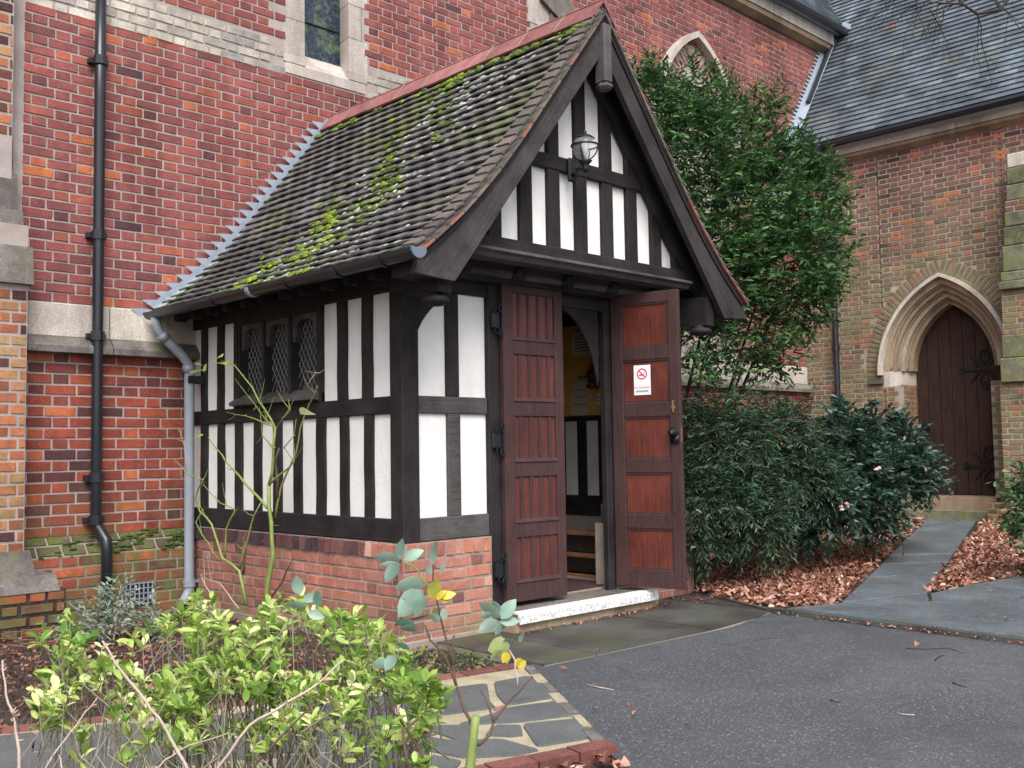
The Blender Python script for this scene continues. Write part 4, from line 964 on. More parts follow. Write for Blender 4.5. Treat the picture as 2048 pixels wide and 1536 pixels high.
# --- traceried window of the side wall
WY0, WY1 = min(yup[3]), max(yup[2]); wz0, wz1 = 1.76, 2.335
wf = MB(); wf.box(.0, .11, WY0, WY0+.055, MB1, PT).box(.0, .11, WY1-.055, WY1, MB1, PT).box(.002, .11, WY0, WY1, wz1-.01, PT).box(.01, .11, WY0, WY1, MB1, wz0-.02)
wfo = wf.build('side_window', M_TZ, porch)
MB().prism([(-.05, 1.69), (-.05, 1.715), (.05, 1.775), (.08, 1.775), (.08, 1.68)][::-1], 'y', WY0+.03, WY1-.02, .5).build('window_sill', M_TG, wfo)
lw = (WY1-WY0-.11)/3
for i in range(3):
    y0 = WY0+.055+lw*i; y1 = y0+lw
    if i: MB().box(.004, .1, y0-.016, y0+.016, wz0-.01, wz1, .5, .008).build('mullion', M_TZ, wfo)
    # cusped head
    n = 24; lo = []; hi = []
    for j in range(n+1):
        t = -1+2*j/n; yy = (y0+y1)/2+t*(lw/2-.012); a = abs(t)
        z = wz1-.045-.075*(a**2.2) if a < .62 else wz1-.10-.10*abs(math.sin((a-.62)/.38*math.pi))**.5*(1 if a > .7 else .6)-.06*(a-.62)
        lo.append((yy, z)); hi.append((yy, wz1))
    MB().strip(lo, hi, 'x', .025, .07, .5).build('cusped_head', M_TG, wfo)
    m_, n_, b_ = (None,)*3
    MB().box(.085, .09, y0, y1, wz0-.02, wz1).build('pane', bpy.data.materials.get('leaded_glass') or mat_flat('leaded_glass', (.045, .045, .05), .15, amt=.5, ns=30, bmp=.3, spec=.6), wfo)
    ld = MB(); st_p = .075; H_ = wz1-wz0; kk = 9
    for j in range(-4, 14):
        for sg in (1, -1):
            # diagonal line clipped to light
            pts = []
            zc = wz0+j*.085
            pa, pb = (y0, zc), (y1, zc+(y1-y0)*1.55)
            if sg < 0: pa, pb = (y1, zc), (y0, zc+(y1-y0)*1.55)
            for q in (pa, pb): pts.append(q)
            (ya, za), (yb, zb) = pts
            def clip(t): return ya+(yb-ya)*t, za+(zb-za)*t
            t0 = max(0, (wz0-za)/(zb-za)); t1 = min(1, (wz1-.02-za)/(zb-za))
            if t1 <= t0: continue
            a, b = clip(t0), clip(t1); ld.tube([(.083, a[0], a[1]), (.083, b[0], b[1])], .0035, 4)
    ld.build('leading', M_LDG, wfo)
# --- front wall timbers (outer face y = 0)
timber('sill_beam', .134, .75, .0, .14, SB, ST, M_TG); timber('sill_beam', 2.07, W-.134, .0, .14, SB, ST, M_TG)
timber('mid_rail', .134, .75, .005, .12, MB0, MB1, M_TG); timber('mid_rail', 2.07, W-.134, .005, .12, MB0, MB1, M_TX)
timber('head_beam', .0, W, .002, .14, PT+.015, 2.58, M_TX)
timber('door_post', .75, .872, -.012, .13, GZ, 2.5, M_TZ); timber('door_post', 1.985, 2.075, -.012, .045, GZ, 2.5, M_TZ)
for a, b, z0, z1 in ((.384, .494, MB1, PT+.015), (.388, .50, ST, MB0), (2.34, 2.45, MB1, PT), (2.34, 2.45, ST, MB0)):
    timber('stud', a, b, .004, .11, z0, z1, M_TZ if z0 > 1.6 else M_TG)
for a, b in ((.134, .384), (.494, .75), (2.07, 2.34), (2.45, W-.13)):
    for z0, z1 in ((MB1, PT+.015), (ST, MB0)):
        MB().box(a-.01, b+.012, .030, .09, z0-.01, z1+.01, rnd.random()).build('plaster_panel', M_PL, porch)
# curved braces at the front corners
for sg in (0, 1):
    lo = []; hi = []
    for j in range(9):
        t = j/8; x = .132+.30*t; z = 2.10+.235*math.sin(t*math.pi/2)**.8
        x_ = x if not sg else W-x
        lo.append((x_, z)); hi.append((x_, PT+.02))
    MB().strip(lo, hi, 'y', -.003, .03, .5).build('curved_brace', M_TZ, porch)
# cantilevered plate ends with turned drops
for x, xx in ((-.04, -.05), (2.74, 2.72)):
    MB().prism([(0.0, 2.33), (.0, 2.52), (-.48, 2.50), (-.48, 2.275), (-.30, 2.275)], 'x', x-.05, x+.05, .5).build('bracket', M_TY, porch)
    MB().lathe([(.0, 2.195), (.05, 2.20), (.082, 2.215), (.09, 2.235), (.078, 2.252), (.05, 2.262), (.045, 2.28)], (xx, -.40, 0), 16).build('turned_drop', M_TX, porch, None, True)
# doorway arch: spandrels and moulding
arc = [(1.47, 2.405), (1.56, 2.385), (1.66, 2.335), (1.75, 2.26), (1.83, 2.16), (1.89, 2.05), (1.93, 1.93), (1.948, 1.80)]
ar = [(2*1.411-x, z) for x, z in arc[::-1]]+[(1.411, 2.415)]+arc
for part in (ar[:9], ar[8:]):
    sp = MB().strip(part, [(x, 2.52) for x, z in part], 'y', .02, .045, .5).build('spandrel', M_TX, porch)
    for cx in ([1.83, 1.74, 1.87] if part is not ar[:9] and part[0][0] > 1.3 else [.99, 1.08, .95]):
        cz = 2.42 if abs(cx-1.41) < .4 else 2.33
        MB().lathe([(.035, 0), (.035, -.008), (.02, -.012), (.018, -.002)], (cx, .03, cz), 10, 'y').build('carved_roundel', M_TX, sp)
MB().tube([(x, .035, z-.006) for x, z in ar], .016, 6, .5).tube([(x, .03, z+.035) for x, z in ar], .010, 6, .5).build('arch_moulding', M_TX, porch, None, True)
# --- door leaves
def leaf(origin, ang, width, front, label):
    me = MB(); z0, z1 = .255, 2.50; T_ = .045
    zr_ = [at(1058, py, 'y', -.05)[2] for py in (1161, 1073, 1042, 953, 922, 833, 802, 711, 682, 591)]
    s = .098
    me.box(0, s, -T_, 0, z0, z1, .4, .004).box(width-s*.85, width, -T_, 0, z0, z1, .6, .004)
    rails = [z0]+zr_+[z1]
    for i in range(0, len(rails), 2): me.box(s, width-s*.85, -T_+.002, -.002, rails[i], rails[i+1], .5, .004)
    o = me.build('door_leaf', M_DOOR, None); o.parent = porch
    o.location = tuple(np.array(origin)-wloc(porch)); o.rotation_euler = (0, 0, ang); o['label'] = label
    def sub(nm, m, mat, sm=False):
        q = m.build(nm, mat, None, None, sm); q.parent = o; q.location = (0, 0, 0)
    for i in range(5):
        a, b = zr_[2*i], zr_[2*i+1]
        yy = (-.030, -.012)
        sub('panel', MB().box(s-.004, width-s*.85+.004, yy[0], yy[1], a-.004, b+.004), M_DPAN if front else M_DPAN2)
        if front:
            iw = width-s*1.85
            for j in range(4):
                x = s+iw*(j+.65)/4.3; sub('reed_batten', MB().box(x-.013, x+.013, -T_+.004, -.028, a, b, .5, .004), M_DOOR)
            sub('rail_bead', MB().prism([(-T_-.006, a-.004), (-T_+.004, a+.018), (-.028, a+.024), (-.028, a-.004)], 'x', s-.01, width-s*.85+.01), M_DOOR)
        else:
            q = MB(); X0, X1 = s, width-s*.85
            for bx_ in ((X0, X0+.012, a, b), (X1-.012, X1, a, b)): q.box(bx_[0], bx_[1], -.038, -.028, bx_[2], bx_[3])
            q.box(X0, X1, -.038, -.028, a, a+.012); q.box(X0, X1, -.038, -.028, b-.012, b)
            sub('panel_bead', q, M_DOOR)
    return o, sub
lf, subL = leaf((.845, -.02, 0), math.radians(-2.5), .583, True, 'closed door leaf with reeded red-brown panels')
rv = np.array([2.205-2.085, -.58-(-.02)]); ra = math.atan2(rv[1], rv[0])
rl, subR = leaf((2.085, -.02, 0), ra, .572, False, 'open door leaf showing its plain red inner panels')
for py in (640, 880, 1140):
    p = at(1001, py, 'y', -.07); m = MB(); m.box(.76, .842, -.045, -.025, p[2]-.05, p[2]+.05); m.tube([(.845, -.055, p[2]-.10), (.845, -.055, p[2]+.10)], .013, 8)
    for s in (-1, 1):
        m.tube([(.845+.035*math.cos(t), -.06, p[2]+s*.085+.03*math.sin(t)) for t in np.linspace(0, 6.28, 11)], .006, 5)
        m.tube([(.80+.02*math.cos(t), -.05, p[2]+s*.07+.02*math.sin(t)) for t in np.linspace(0, 6.28, 9)], .005, 5)
    m.build('door_hinge', M_IRON, porch)
M_BRASS = mat_flat('old_brass', (.45, .30, .12), .35, .8, amt=.3)
lz = at(1347, 870, 'y', -.5)[2]
subR('rim_lock', MB().lathe([(.0, -.045), (.04, -.05), (.042, -.065), (.02, -.085), (.026, -.11), (0, -.118)], (.522, 0, lz+.02), 12, 'y').box(.497, .56, -.062, -.044, lz-.06, lz+.0), M_IRON, True)
subR('brass_bolt', MB().box(.512, .525, -.056, -.044, lz+.17, lz+.26).box(.502, .533, -.05, -.044, lz+.20, lz+.22), M_BRASS)
subR('key_plate', MB().box(.558, .5735, -.04, -.02, lz-.05, lz+.05), M_BRASS)
# --- threshold step
st = MB().box(.74, 2.24, -.25, .02, .03, .155, .3).build('step', M_CORN, porch)
for a, b in ((.74, 1.30), (1.305, 2.24)):
    MB().box(a, b-.003, -.275, .10, .157, .222, .3, .01).build('step_stone', M_STONED, st)
def mat_white():
    m, n, b = mat_new('worn_white_paint'); p = pos(n); c = mixc(n, stepf(n, noise(n, p, 45, 5, .75), .44, .62), (.76, .76, .79), (.36, .34, .32))
    n.links.new(c, b.inputs['Base Color']); b.inputs['Roughness'].default_value = .8; return m
M_WHT = mat_white()
MB().prism([(-.285, .150), (-.285, .205), (-.262, .2265), (-.215, .2275), (-.215, .215), (-.27, .20)], 'x', .742, 2.238).build('white_nosing', M_WHT, st)
MB().box(2.24, 2.34, -.2, 0, .03, .17).build('step_end', M_CORN, porch)
# --- interior: floor, right-hand wall
MB().box(.14, W-.14, .1, D-.02, .1, .232).build('porch_floor', M_MORP, porch)
xi = 2.70
MB().prism([(.14, SZ1), (D-.13, SZ1), (D-.13, 1.68), (.14, 1.68)], 'x', xi, xi+.1).build('inner_panel_wall', M_PL, porch)
for a, b in ((.14, 1.72), (2.55, D-.13)): MB().box(xi, xi+.1, a, b, 1.682, 2.5).build('inner_panel_wall', M_PL, porch)
MB().box(xi, xi+.1, 1.722, 2.548, 2.36, 2.5).build('inner_panel_wall', M_PL, porch)
rw = MB().box(xi, xi+.12, 1.722, 1.77, 1.684, 2.358).box(xi, xi+.12, 2.50, 2.548, 1.684, 2.358).box(xi+.02, xi+.1, 2.11, 2.15, 1.684, 2.358).build('added_daylight_window', M_TZ, porch)  # unseen window with pane, added to let more daylight into the porch
MB().box(xi+.05, xi+.055, 1.77, 2.50, 1.684, 2.358).build('pane', _g, rw)
for nm, a in (('inner_rail', (xi-.02, xi+.02, .14, D-.13, 1.555, 1.66)), ('inner_rail', (xi-.02, xi+.02, .14, D-.13, .70, .90))): timber(nm, *a, M_TY)
for y in (.40, .63, .875, 1.13, 1.40, 1.70, 2.0, 2.3): timber('inner_stud', xi-.018, xi+.02, y-.055+.005, y+.055, .90, 1.555, M_TZ)
for y in (.35, 1.25, 2.62): timber('inner_stud', xi-.018, xi+.02, y-.05, y+.05, 1.66, 2.5, M_TZ)
timber('inner_rail', xi-.03, xi+.02, .14, D-.13, 2.40, 2.55, M_TY)
# --- gable truss, jettied forward to y = -.33
gy = -.33
gp = [(x, profz(x)-.06) for x in np.linspace(.02, 2.80, 25)]
gb = MB().prism([(.02, 2.60), (2.80, 2.60)]+gp[::-1], 'y', gy+.035, gy+.06).build('gable_panel', M_PL, porch)
gc = [.535, .83, 1.11, 1.40, 1.69, 1.975, 2.27, .26, 2.54]
for c in gc:
    zt = profz(c)-.07
    mm = MB(); z1 = 3.28 if abs(c-1.4) < .32 else zt
    mm.box(c-.06, c+.06, gy-.0, gy+.05, 2.70, min(z1, zt), .5, .005).build('stud', M_TZ, gb)
    if abs(c-1.4) < .32: MB().box(c-.058, c+.058, gy, gy+.05, 3.375, zt, .5, .005).build('stud', M_TZ, gb)
MB().box(.52, 2.29, gy-.008, gy+.05, 3.275, 3.378, .5, .006).build('collar_beam', M_TX, gb)
for sg in (0, 1):   # dark rafters lying against the gable wall
    A = [(x, profz(x)-.05) for x in np.linspace(-.2, XM, 14)]; B = [(x, profz(x)-.25) for x in np.linspace(-.2, XM, 14)]
    B = [(x, max(z, 2.5)) for x, z in B]
    if sg: A = [(2*XM-x, z) for x, z in A]; B = [(2*XM-x, z) for x, z in B]
    MB().strip(A, B, 'y', gy-.045, gy+.02, .5).build('gable_rafter', M_TX, porch)
MB().box(.12, 2.66, gy-.03, gy+.08, 2.635, 2.715, .5, .006).build('tie_beam', M_TX, porch)
m = MB().prism([(-.42, 2.625), (-.425, 2.605), (-.395, 2.59), (-.38, 2.565), (-.25, 2.565), (-.25, 2.64), (-.36, 2.64)], 'x', .10, 2.60, .5)
m.build('moulded_beam', M_TG, porch)
MB().box(.05, 2.78, -.33, .0, 2.60, 2.62).build('jetty_soffit', M_TX, porch)
MB().tube([(.12, -.15, 2.523), (2.70, -.15, 2.523)], .032, 10, .5).build('roll_moulding', M_TG, porch, None, True)
MB().prism([(-.24, 2.60), (-.10, 2.47), (-.0, 2.47), (0, 2.60)], 'x', .12, 2.70, .4).build('coved_board', M_TX, porch)
for x in (.385, .884, 1.385, 1.892, 2.39):
    m = MB().lathe([(0, -.05), (.035, -.045), (.055, -.02), (.058, .01), (.045, .03)], (x, -.17, 2.525), 12, 'y')
    for k in range(6):
        a = k*math.pi/3; m.lathe([(0, -.02), (.014, -.014), (.016, .01)], (x+.036*math.cos(a), -.205, 2.525+.036*math.sin(a)), 6, 'y')
    m.build('carved_boss', M_TX, porch, None, True)
# --- bargeboards
YF = -.55
for sg in (0, 1):
    top = [(x, profz(x)) for x in np.linspace(-.27, XM-.0, 22)]
    inn = []
    for i, (x, z) in enumerate(top):
        t = i/(len(top)-1); xi_ = -.02+(1.36+.02)*t
        inn.append((xi_, 2.335+(xi_+.02)*1.262))
    foot = [(-.27, profz(-.27)), (-.335, 2.355), (-.02, 2.335)]
    A, B = top, inn
    mir = (lambda p: (2*XM-p[0], p[1])) if sg else (lambda p: p)
    m = MB()
    m.strip([mir(p) for p in A], [mir(p) for p in B], 'y', YF, YF+.045, .5)
    m.prism([mir(p) for p in foot], 'y', YF, YF+.045, .5)
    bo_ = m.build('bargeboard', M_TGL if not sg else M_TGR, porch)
    MB().tube([(mir(p)[0], YF-.004, p[1]) for p in [(-.02, 2.335)]+B], .009, 5, .9).build('edge_bead', M_TG, bo_)
    m = MB().strip([mir((x, z-.02)) for x, z in A], [mir((x, z-.05)) for x, z in A], 'y', YF-.014, YF, .5); m.build('moulding_strip', M_TX, bo_)
    # soffit boards between the bargeboard and the gable, and the underside of the roof
    S0 = [(x, profz(x)-.012) for x in np.linspace(-.30, XM, 16)]; S1 = [(x, z-.03) for x, z in S0]
    MB().strip([mir(p) for p in S0], [mir(p) for p in S1], 'y', YF+.045, D-.02, .4).build('soffit_boards', M_TY, porch)
    # boxed end between the bargeboard foot and the wall
    MB().prism([mir(p) for p in ((-.31, 2.36), (-.31, 2.44), (-.0, 2.66), (.06, 2.5), (-.02, 2.345))], 'y', YF+.045, -.30, .4).build('soffit_box', M_TY, porch)
MB().box(XM-.042, XM+.042, YF-.055, YF+.05, 3.90, 4.33, .5, .012).lathe([(.0, 3.85), (.045, 3.855), (.062, 3.875), (.062, 3.888), (.045, 3.90)], (XM, YF-.008, 0), 6).build('pendant', M_TG, porch)
# --- rafter feet under the left eaves
for i in range(12):
    y = -.25+i*.265
    m = MB(); m.prism([(-.22, 2.395), (-.235, 2.435), (-.2, 2.50), (.02, 2.62), (.02, 2.47)], 'y', y-.035, y+.035, .5)
    m.lathe([(.0, -.012), (.03, -.008), (.038, 0), (.038, .08)], (-.235, y, 2.435), 10, 'x'); m.build('rafter_foot', M_TX, porch, None, False)
MB().box(-.02, .0, .0, D, 2.48, 2.60).build('eaves_board', M_TY, porch)
# --- gutter and grey downpipe
gx, gzz = -.395, 2.47; gy0, gy1 = -.66, D-.06
def half(r): return [(gx+r*math.cos(a), gzz+r*math.sin(a)) for a in np.linspace(math.pi, 2*math.pi, 9)]
def tilt(y): return (y-gy0)*-.006
m = MB(); m.strip([(x, z) for x, z in half(.056)], [(x, z) for x, z in half(.047)], 'y', gy0, gy1, .5)
gut = m.build('gutter', M_PIPEB, porch)
MB().prism(half(.056)+[(gx+.056, gzz+.006), (gx-.056, gzz+.006)], 'y', gy0-.012, gy0, .5).build('end_cap', mat_flat('blue_grey_cap', (.13, .17, .22), .45), gut)
for px in (770, 680, 578, 432):
    y = at(px, 500, 'x', gx)[1]
    MB().strip(half(.066), half(.055), 'y', y-.012, y+.012, .5).build('gutter_clip', M_PIPEB, gut)
MB().strip(half(.064), half(.055), 'y', 1.15, 1.19).build('loose_bracket', M_PIPEG, gut)
q = 2.70
P = [(gx, q, 2.43), (-.385, q, 2.36), (-.36, q, 2.30), (-.16, q, 2.12), (-.115, q, 2.06), (-.105, q, 1.98), (-.095, q, .22), (-.115, q, .17), (-.17, q-.04, .12)]
dpo = MB().tube(P, .040, 12).build('downpipe', M_PIPEG, porch, None, True)
for a, b in ((P[2], P[3]), (P[4], P[5])):
    a, b = np.array(a), np.array(b); d = (b-a)/np.linalg.norm(b-a); MB().tube([a+d*.01, a+d*.07], .047, 12).build('pipe_socket', M_PIPEG, dpo, None, True)
MB().tube([(-.095, q, .24), (-.095, q, .30)], .048, 12).box(-.095-.05, .0, q-.015, q+.015, .27, .285).build('pipe_socket', M_PIPEG, dpo)
MB().box(-.13, .01, q-.05, q+.05, 1.90, 1.96).build('pipe_bracket', M_IRON, dpo)
# --- roof tiles
def tile_tmpl(seed):
    r = random.Random(seed); V = []; 
    for y in (-.5, .5):
        for x, c in ((-.5, 0), (0, .35), (.5, 0)):
            for z in (-.5, .5): V.append((x, y+(r.random()-.5)*.016*(y < 0), z+c+(r.random()-.5)*.16))
    i = lambda a, b, c: a*6+b*2+c
    F = []
    for b in (0, 1): F += [(i(0, b, 1), i(0, b+1, 1), i(1, b+1, 1), i(1, b, 1)), (i(0, b, 0), i(0, b+1, 0), i(0, b+1, 1), i(0, b, 1))]
    F += [(i(0, 0, 0), i(0, 0, 1), i(1, 0, 1), i(1, 0, 0)), (i(0, 2, 0), i(1, 2, 0), i(1, 2, 1), i(0, 2, 1))]
    return Tmpl(V, F)
TT_ = [tile_tmpl(i) for i in range(8)]
rf = MB()
for sg in (0, 1):
    S0 = [((x if not sg else 2*XM-x), profz(x)+.002) for x in np.linspace(-.31, XM, 18)]; S1 = [(x, z-.013) for x, z in S0]
    rf.strip(S0, S1, 'y', YF-.005, D-.005)
roof = rf.build('roof', M_TY, porch)
gauge = .1; nrow = int(SLEN/gauge)-0; tw_ = .163
mossM = []; mossT = []
def tiles(sg):
    Ms = []; Ts = []
    for r_ in range(nrow):
        s = r_*gauge; c, d = prof(min(s+.085, SLEN-.02)); c0, d0 = prof(s)
        nrm = np.array([-d[1], 0, d[0]]); up = np.array([d[0], 0, d[1]])
        y = YF-.02-(r_ % 2)*tw_/2; wob = .006*math.sin(r_*1.7)
        while y < D-.03:
            ya, yb = max(y, YF-.02), min(y+tw_, D-.02)
            if yb-ya > .03:
                cy = (ya+yb)/2; sag = .010*math.sin(cy*2.2+r_*.15)+.006*math.sin(cy*5.1+r_)
                lift = .031+rnd.random()*.004
                L = .185 if s+.19 < SLEN else .13
                cen = np.array([c[0], cy, c[1]])+nrm*(lift+.0)+up*(rnd.uniform(-.006, .006)+sag*.4)
                X, Y, Z = np.array([0, -(yb-ya-.0025), 0]), up*L-nrm*.045, nrm*.013
                t = rnd.gauss(.45, .16); q = rnd.random()
                if q < .002: t = 1.
                t = min(1, max(.0, t))
                if sg:
                    cen[0] = 2*XM-cen[0]; X = -X; Y = Y*np.array([-1, 1, 1]); Z = Z*np.array([-1, 1, 1])
                Ms.append((rnd.randrange(8), M34(cen, X, Y, Z))); Ts.append(t)
                if not sg:
                    tail = cen-Y*.5+Z*.7
                    px, py, _ = pix(tail)
                    # moss keeps to a band running down the middle of the slope and below the ridge
                    band = max(0, 1-abs((cy-(.95-(s-1.2)*.25))/.75))
                    dens = .30*band+1.0*band*max(0, 1-s/2.4)
                    clump = math.sin(cy*7.3+s*3.1)*math.sin(s*9.7-cy*2.3)
                    if clump > .25: dens *= 2.6
                    elif clump < -.1: dens *= .35
                    if s > SLEN-.30: dens = 1.6
                    if s > SLEN-.13: dens = 0
                    if cy < -.1 and s > 1.2: dens += .06
                    k = int(dens*9*rnd.random()+rnd.random()*.3)
                    for _ in range(k):
                        z_ = .008+rnd.random()**2*.016
                        off = np.array([0, rnd.uniform(-.08, .08), 0])+up*rnd.uniform(-.015, .05)
                        mossM.append((rnd.randrange(4), M34(tail+off-nrm*.002, (0, -z_*rnd.uniform(1.0, 2.8), 0), up*z_*rnd.uniform(.8, 1.7), nrm*z_*.55))); mossT.append(min(1, max(0, rnd.gauss(.45+.25*(clump > .25)*(1-s/2.6), .25))))
            y += tw_
    return Ms, Ts
Ms, Ts = tiles(0); pieces('roof_tile', TT_, Ms, Ts, M_TILE, roof, 300)
Ms, Ts = tiles(1); merged('far_side_tiles', TT_, Ms, Ts, M_TILE, roof)
def blob(seed):
    r = random.Random(seed); V = []; F = []
    V.append((0, 0, .9+r.random()*.4)); n = 7
    for k in range(n): a = k*6.283/n; q = .55+r.random()*.2; V.append((q*math.cos(a), q*math.sin(a), .6+r.random()*.4))
    for k in range(n): a = k*6.283/n; q = .9+r.random()*.3; V.append((q*math.cos(a), q*math.sin(a), -.1))
    for k in range(n): F += [(0, 1+k, 1+(k+1) % n), (1+k, 1+n+k, 1+n+(k+1) % n, 1+(k+1) % n)]
    return Tmpl(V, F)
BLOB = [blob(i) for i in range(4)]
lichM = []; lichT = []
for _ in range(900):
    cy = rnd.uniform(YF, 1.5); s = rnd.randrange(nrow)*gauge; 
    if rnd.random() > max(.05, 1-abs(cy-(.55-(s-1.2)*.2))/.8): continue
    c, d = prof(min(s+.005, SLEN-.2)); nrm = np.array([-d[1], 0, d[0]]); up = np.array([d[0], 0, d[1]]); z_ = rnd.uniform(.006, .013)
    p = np.array([c[0], cy, c[1]])+nrm*.062+up*rnd.uniform(0, .05); lichM.append((rnd.randrange(4), M34(p, (0, -z_*rnd.uniform(1.5, 3.5), 0), up*z_*1.4, nrm*z_*.35))); lichT.append(rnd.random())
merged('lichen', BLOB, lichM, lichT, mat_var('pale_lichen', [(0, (.26, .28, .25)), (1, (.50, .53, .50))], amt=.3), roof, 'stuff')
merged('moss', BLOB, mossM, mossT, M_MOSS, roof, 'stuff', False, 'bright green moss cushions along the tile edges')
# ridge tiles
nr_ = 9; yl = (D-(YF-.02))/nr_
for i in range(nr_):
    a = YF-.02+i*yl; b = a+yl-.006; lift = rnd.uniform(0, .006); zt = 4.405+.115+lift; m = MB()
    for sg in (-1, 1):
        m.prism([(XM, zt), (XM+sg*.138, zt-.168), (XM+sg*.126, zt-.18), (XM, zt-.02)][::(-1 if sg > 0 else 1)], 'y', a, b, rnd.random())
    m.prism([(XM-.012, zt-.006), (XM, zt+.006), (XM+.012, zt-.006)], 'y', a, b, .5)
    m.build('ridge_tile', M_RIDGE, roof)
    if i: MB().prism([(XM-.14, zt-.167), (XM, zt+.008), (XM+.14, zt-.167), (XM, zt-.03)], 'y', a-.014, a-.000).build('ridge_joint', M_MORL, roof)
for r_ in range(nrow):   # bedded edge tiles, tipped up towards the verge
    (xa, za), d = prof(r_*gauge+.003); (xb, zb), _ = prof(min(SLEN-.01, (r_+1)*gauge-.003)); nx, nz = -d[1], d[0]; h0, h1 = .070, .058
    V = [(xa+nx*h, y_, za+nz*h) for y_, h in ((YF-.03, h0), (YF+.085, h0+.006))]+[(xb+nx*h, y_, zb+nz*h) for y_, h in ((YF+.085, h1+.006), (YF-.03, h1))]
    V2 = [(a-nx*.014, b, c-nz*.014) for a, b, c in V]
    MB().add(V+V2, [(0, 1, 2, 3), (7, 6, 5, 4), (0, 4, 5, 1), (1, 5, 6, 2), (2, 6, 7, 3), (3, 7, 4, 0)], rnd.random()*.6).build('verge_tile', M_CLAY, roof)
# undercloak tiles along the verge
k = 17
for sg in (0, 1):
    for i in range(k):
        s0, s1 = SLEN*i/k+.004, SLEN*(i+1)/k-.004; (xa, za), _ = prof(s0); (xb, zb), d = prof(s1)
        f = (lambda x: 2*XM-x) if sg else (lambda x: x); nx, nz = -d[1], d[0]
        pts = [(f(xa), za), (f(xb), zb), (f(xb+nx*.013), zb+nz*.013), (f(xa+nx*.013), za+nz*.013)]
        MB().prism(pts, 'y', YF-.035, YF+.1, rnd.random()).build('undercloak_tile', M_CLAY, roof)
        pts = [(f(xa+nx*.014), za+nz*.014), (f(xb+nx*.014), zb+nz*.014), (f(xb+nx*.04), zb+nz*.04), (f(xa+nx*.04), za+nz*.04)]
        MB().prism(pts, 'y', YF-.012, YF+.05, .2).build('verge_mortar', M_MORL, roof)
# lead flashing on the church wall above the roof
fl = MB(); yb_ = D-.022
z = 2.50
def xroof(z):
    for (a, b), (c, d) in zip(PR, PR[1:]):
        if z <= d: return a+(c-a)*(z-b)/(d-b)
    return XM
off = .075
while z < 4.50:
    x = xroof(z-off); fl.add([(x+.01, yb_-.001, z-.115), (x-.185, yb_-.016, z+.002), (x-.06, yb_-.010, z+.012), (x+.05, yb_-.001, z+.0)], [(0, 1, 2, 3)][::1], rnd.random()); z += .08
Q = [(x, profz(x)+.085) for x in np.linspace(-.33, XM-.02, 16)]
for a, b in zip(Q, Q[1:]):
    fl.add([(a[0], yb_-.004, a[1]-.03), (b[0], yb_-.004, b[1]-.03), (b[0]-.035, yb_-.014, b[1]+.022), (a[0]-.035, yb_-.014, a[1]+.022)], [(0, 1, 2, 3)])
flo = fl.build('lead_flashing', M_LEAD, porch)
fl = MB()
for a, b in zip(Q, Q[1:]): fl.add([(a[0], yb_-.0, a[1]-.018), (b[0], yb_-.0, b[1]-.018), (b[0], yb_-.14, b[1]-.022), (a[0], yb_-.13, a[1]-.022)], [(3, 2, 1, 0)])
fl.build('lead_soaker', M_LEAD, flo)
# ------------------------------------------------------------------ things on and in the porch
gl = at(1170, 295, 'y', gy-.22)
lan = thing('wall_lantern', (gl[0], gy, gl[2]), 'black globe lantern on a bracket on the gable collar beam', 'lantern')
GX, GY, GZ_ = gl
def LB(nm, m, mat, sm=False): return m.build(nm, mat, lan, None, sm)
pz = at(1142, 340, 'y', gy-.03)
LB('back_plate', MB().box(pz[0]-.03, pz[0]+.03, gy-.045, gy-.01, pz[2]-.085, pz[2]+.085, .5, .012), M_IRON)
LB('bracket_arm', MB().tube([(pz[0], gy-.03, pz[2]-.03), (pz[0]+.0, gy-.09, pz[2]-.055), (GX-.03, GY+.05, GZ_-.15), (GX, GY, GZ_-.13)], .014, 8).lathe([(0, -.185), (.018, -.17), (.03, -.15), (.022, -.13), (.035, -.11), (.05, -.095)], (GX, GY, GZ_), 12), M_IRON, True)
def glassm():
    m, n, b = mat_new('lantern_glass'); b.inputs['Base Color'].default_value = (.8, .85, .88, 1); b.inputs['Roughness'].default_value = .03
    b.inputs['Alpha'].default_value = .16; b.inputs['Specular IOR Level'].default_value = .9; return m
M_GLASS = glassm()
LB('glass_globe', MB().lathe([(.088*math.sin(a), -.088*math.cos(a)) for a in np.linspace(.3, 2.9, 14)], (GX, GY, GZ_), 24), M_GLASS, True)
LB('cap', MB().lathe([(.094*math.sin(a), .094*math.cos(a)) for a in np.linspace(.85, .12, 8)]+[(.012, .098), (.016, .11), (.004, .125)], (GX, GY, GZ_), 20), M_IRON, True)
q = MB(); q.tube([(GX+.095*math.cos(a), GY+.095*math.sin(a), GZ_+.012) for a in np.linspace(0, 6.283, 25)], .007, 6, cap=False)
for k in range(4):
    b0 = k*math.pi/2+.4; q.tube([(GX+.093*math.sin(a)*math.cos(b0), GY+.093*math.sin(a)*math.sin(b0), GZ_-.093*math.cos(a)) for a in np.linspace(.25, 1.6, 8)], .005, 5)
LB('cage', q, M_IRON, True)
LB('bulb', MB().lathe([(.012, -.08), (.014, -.03), (.028, .0), (.03, .025), (.015, .05), (0, .055)], (GX, GY, GZ_), 12), mat_flat('opal_bulb', (.75, .75, .72), .3), True)
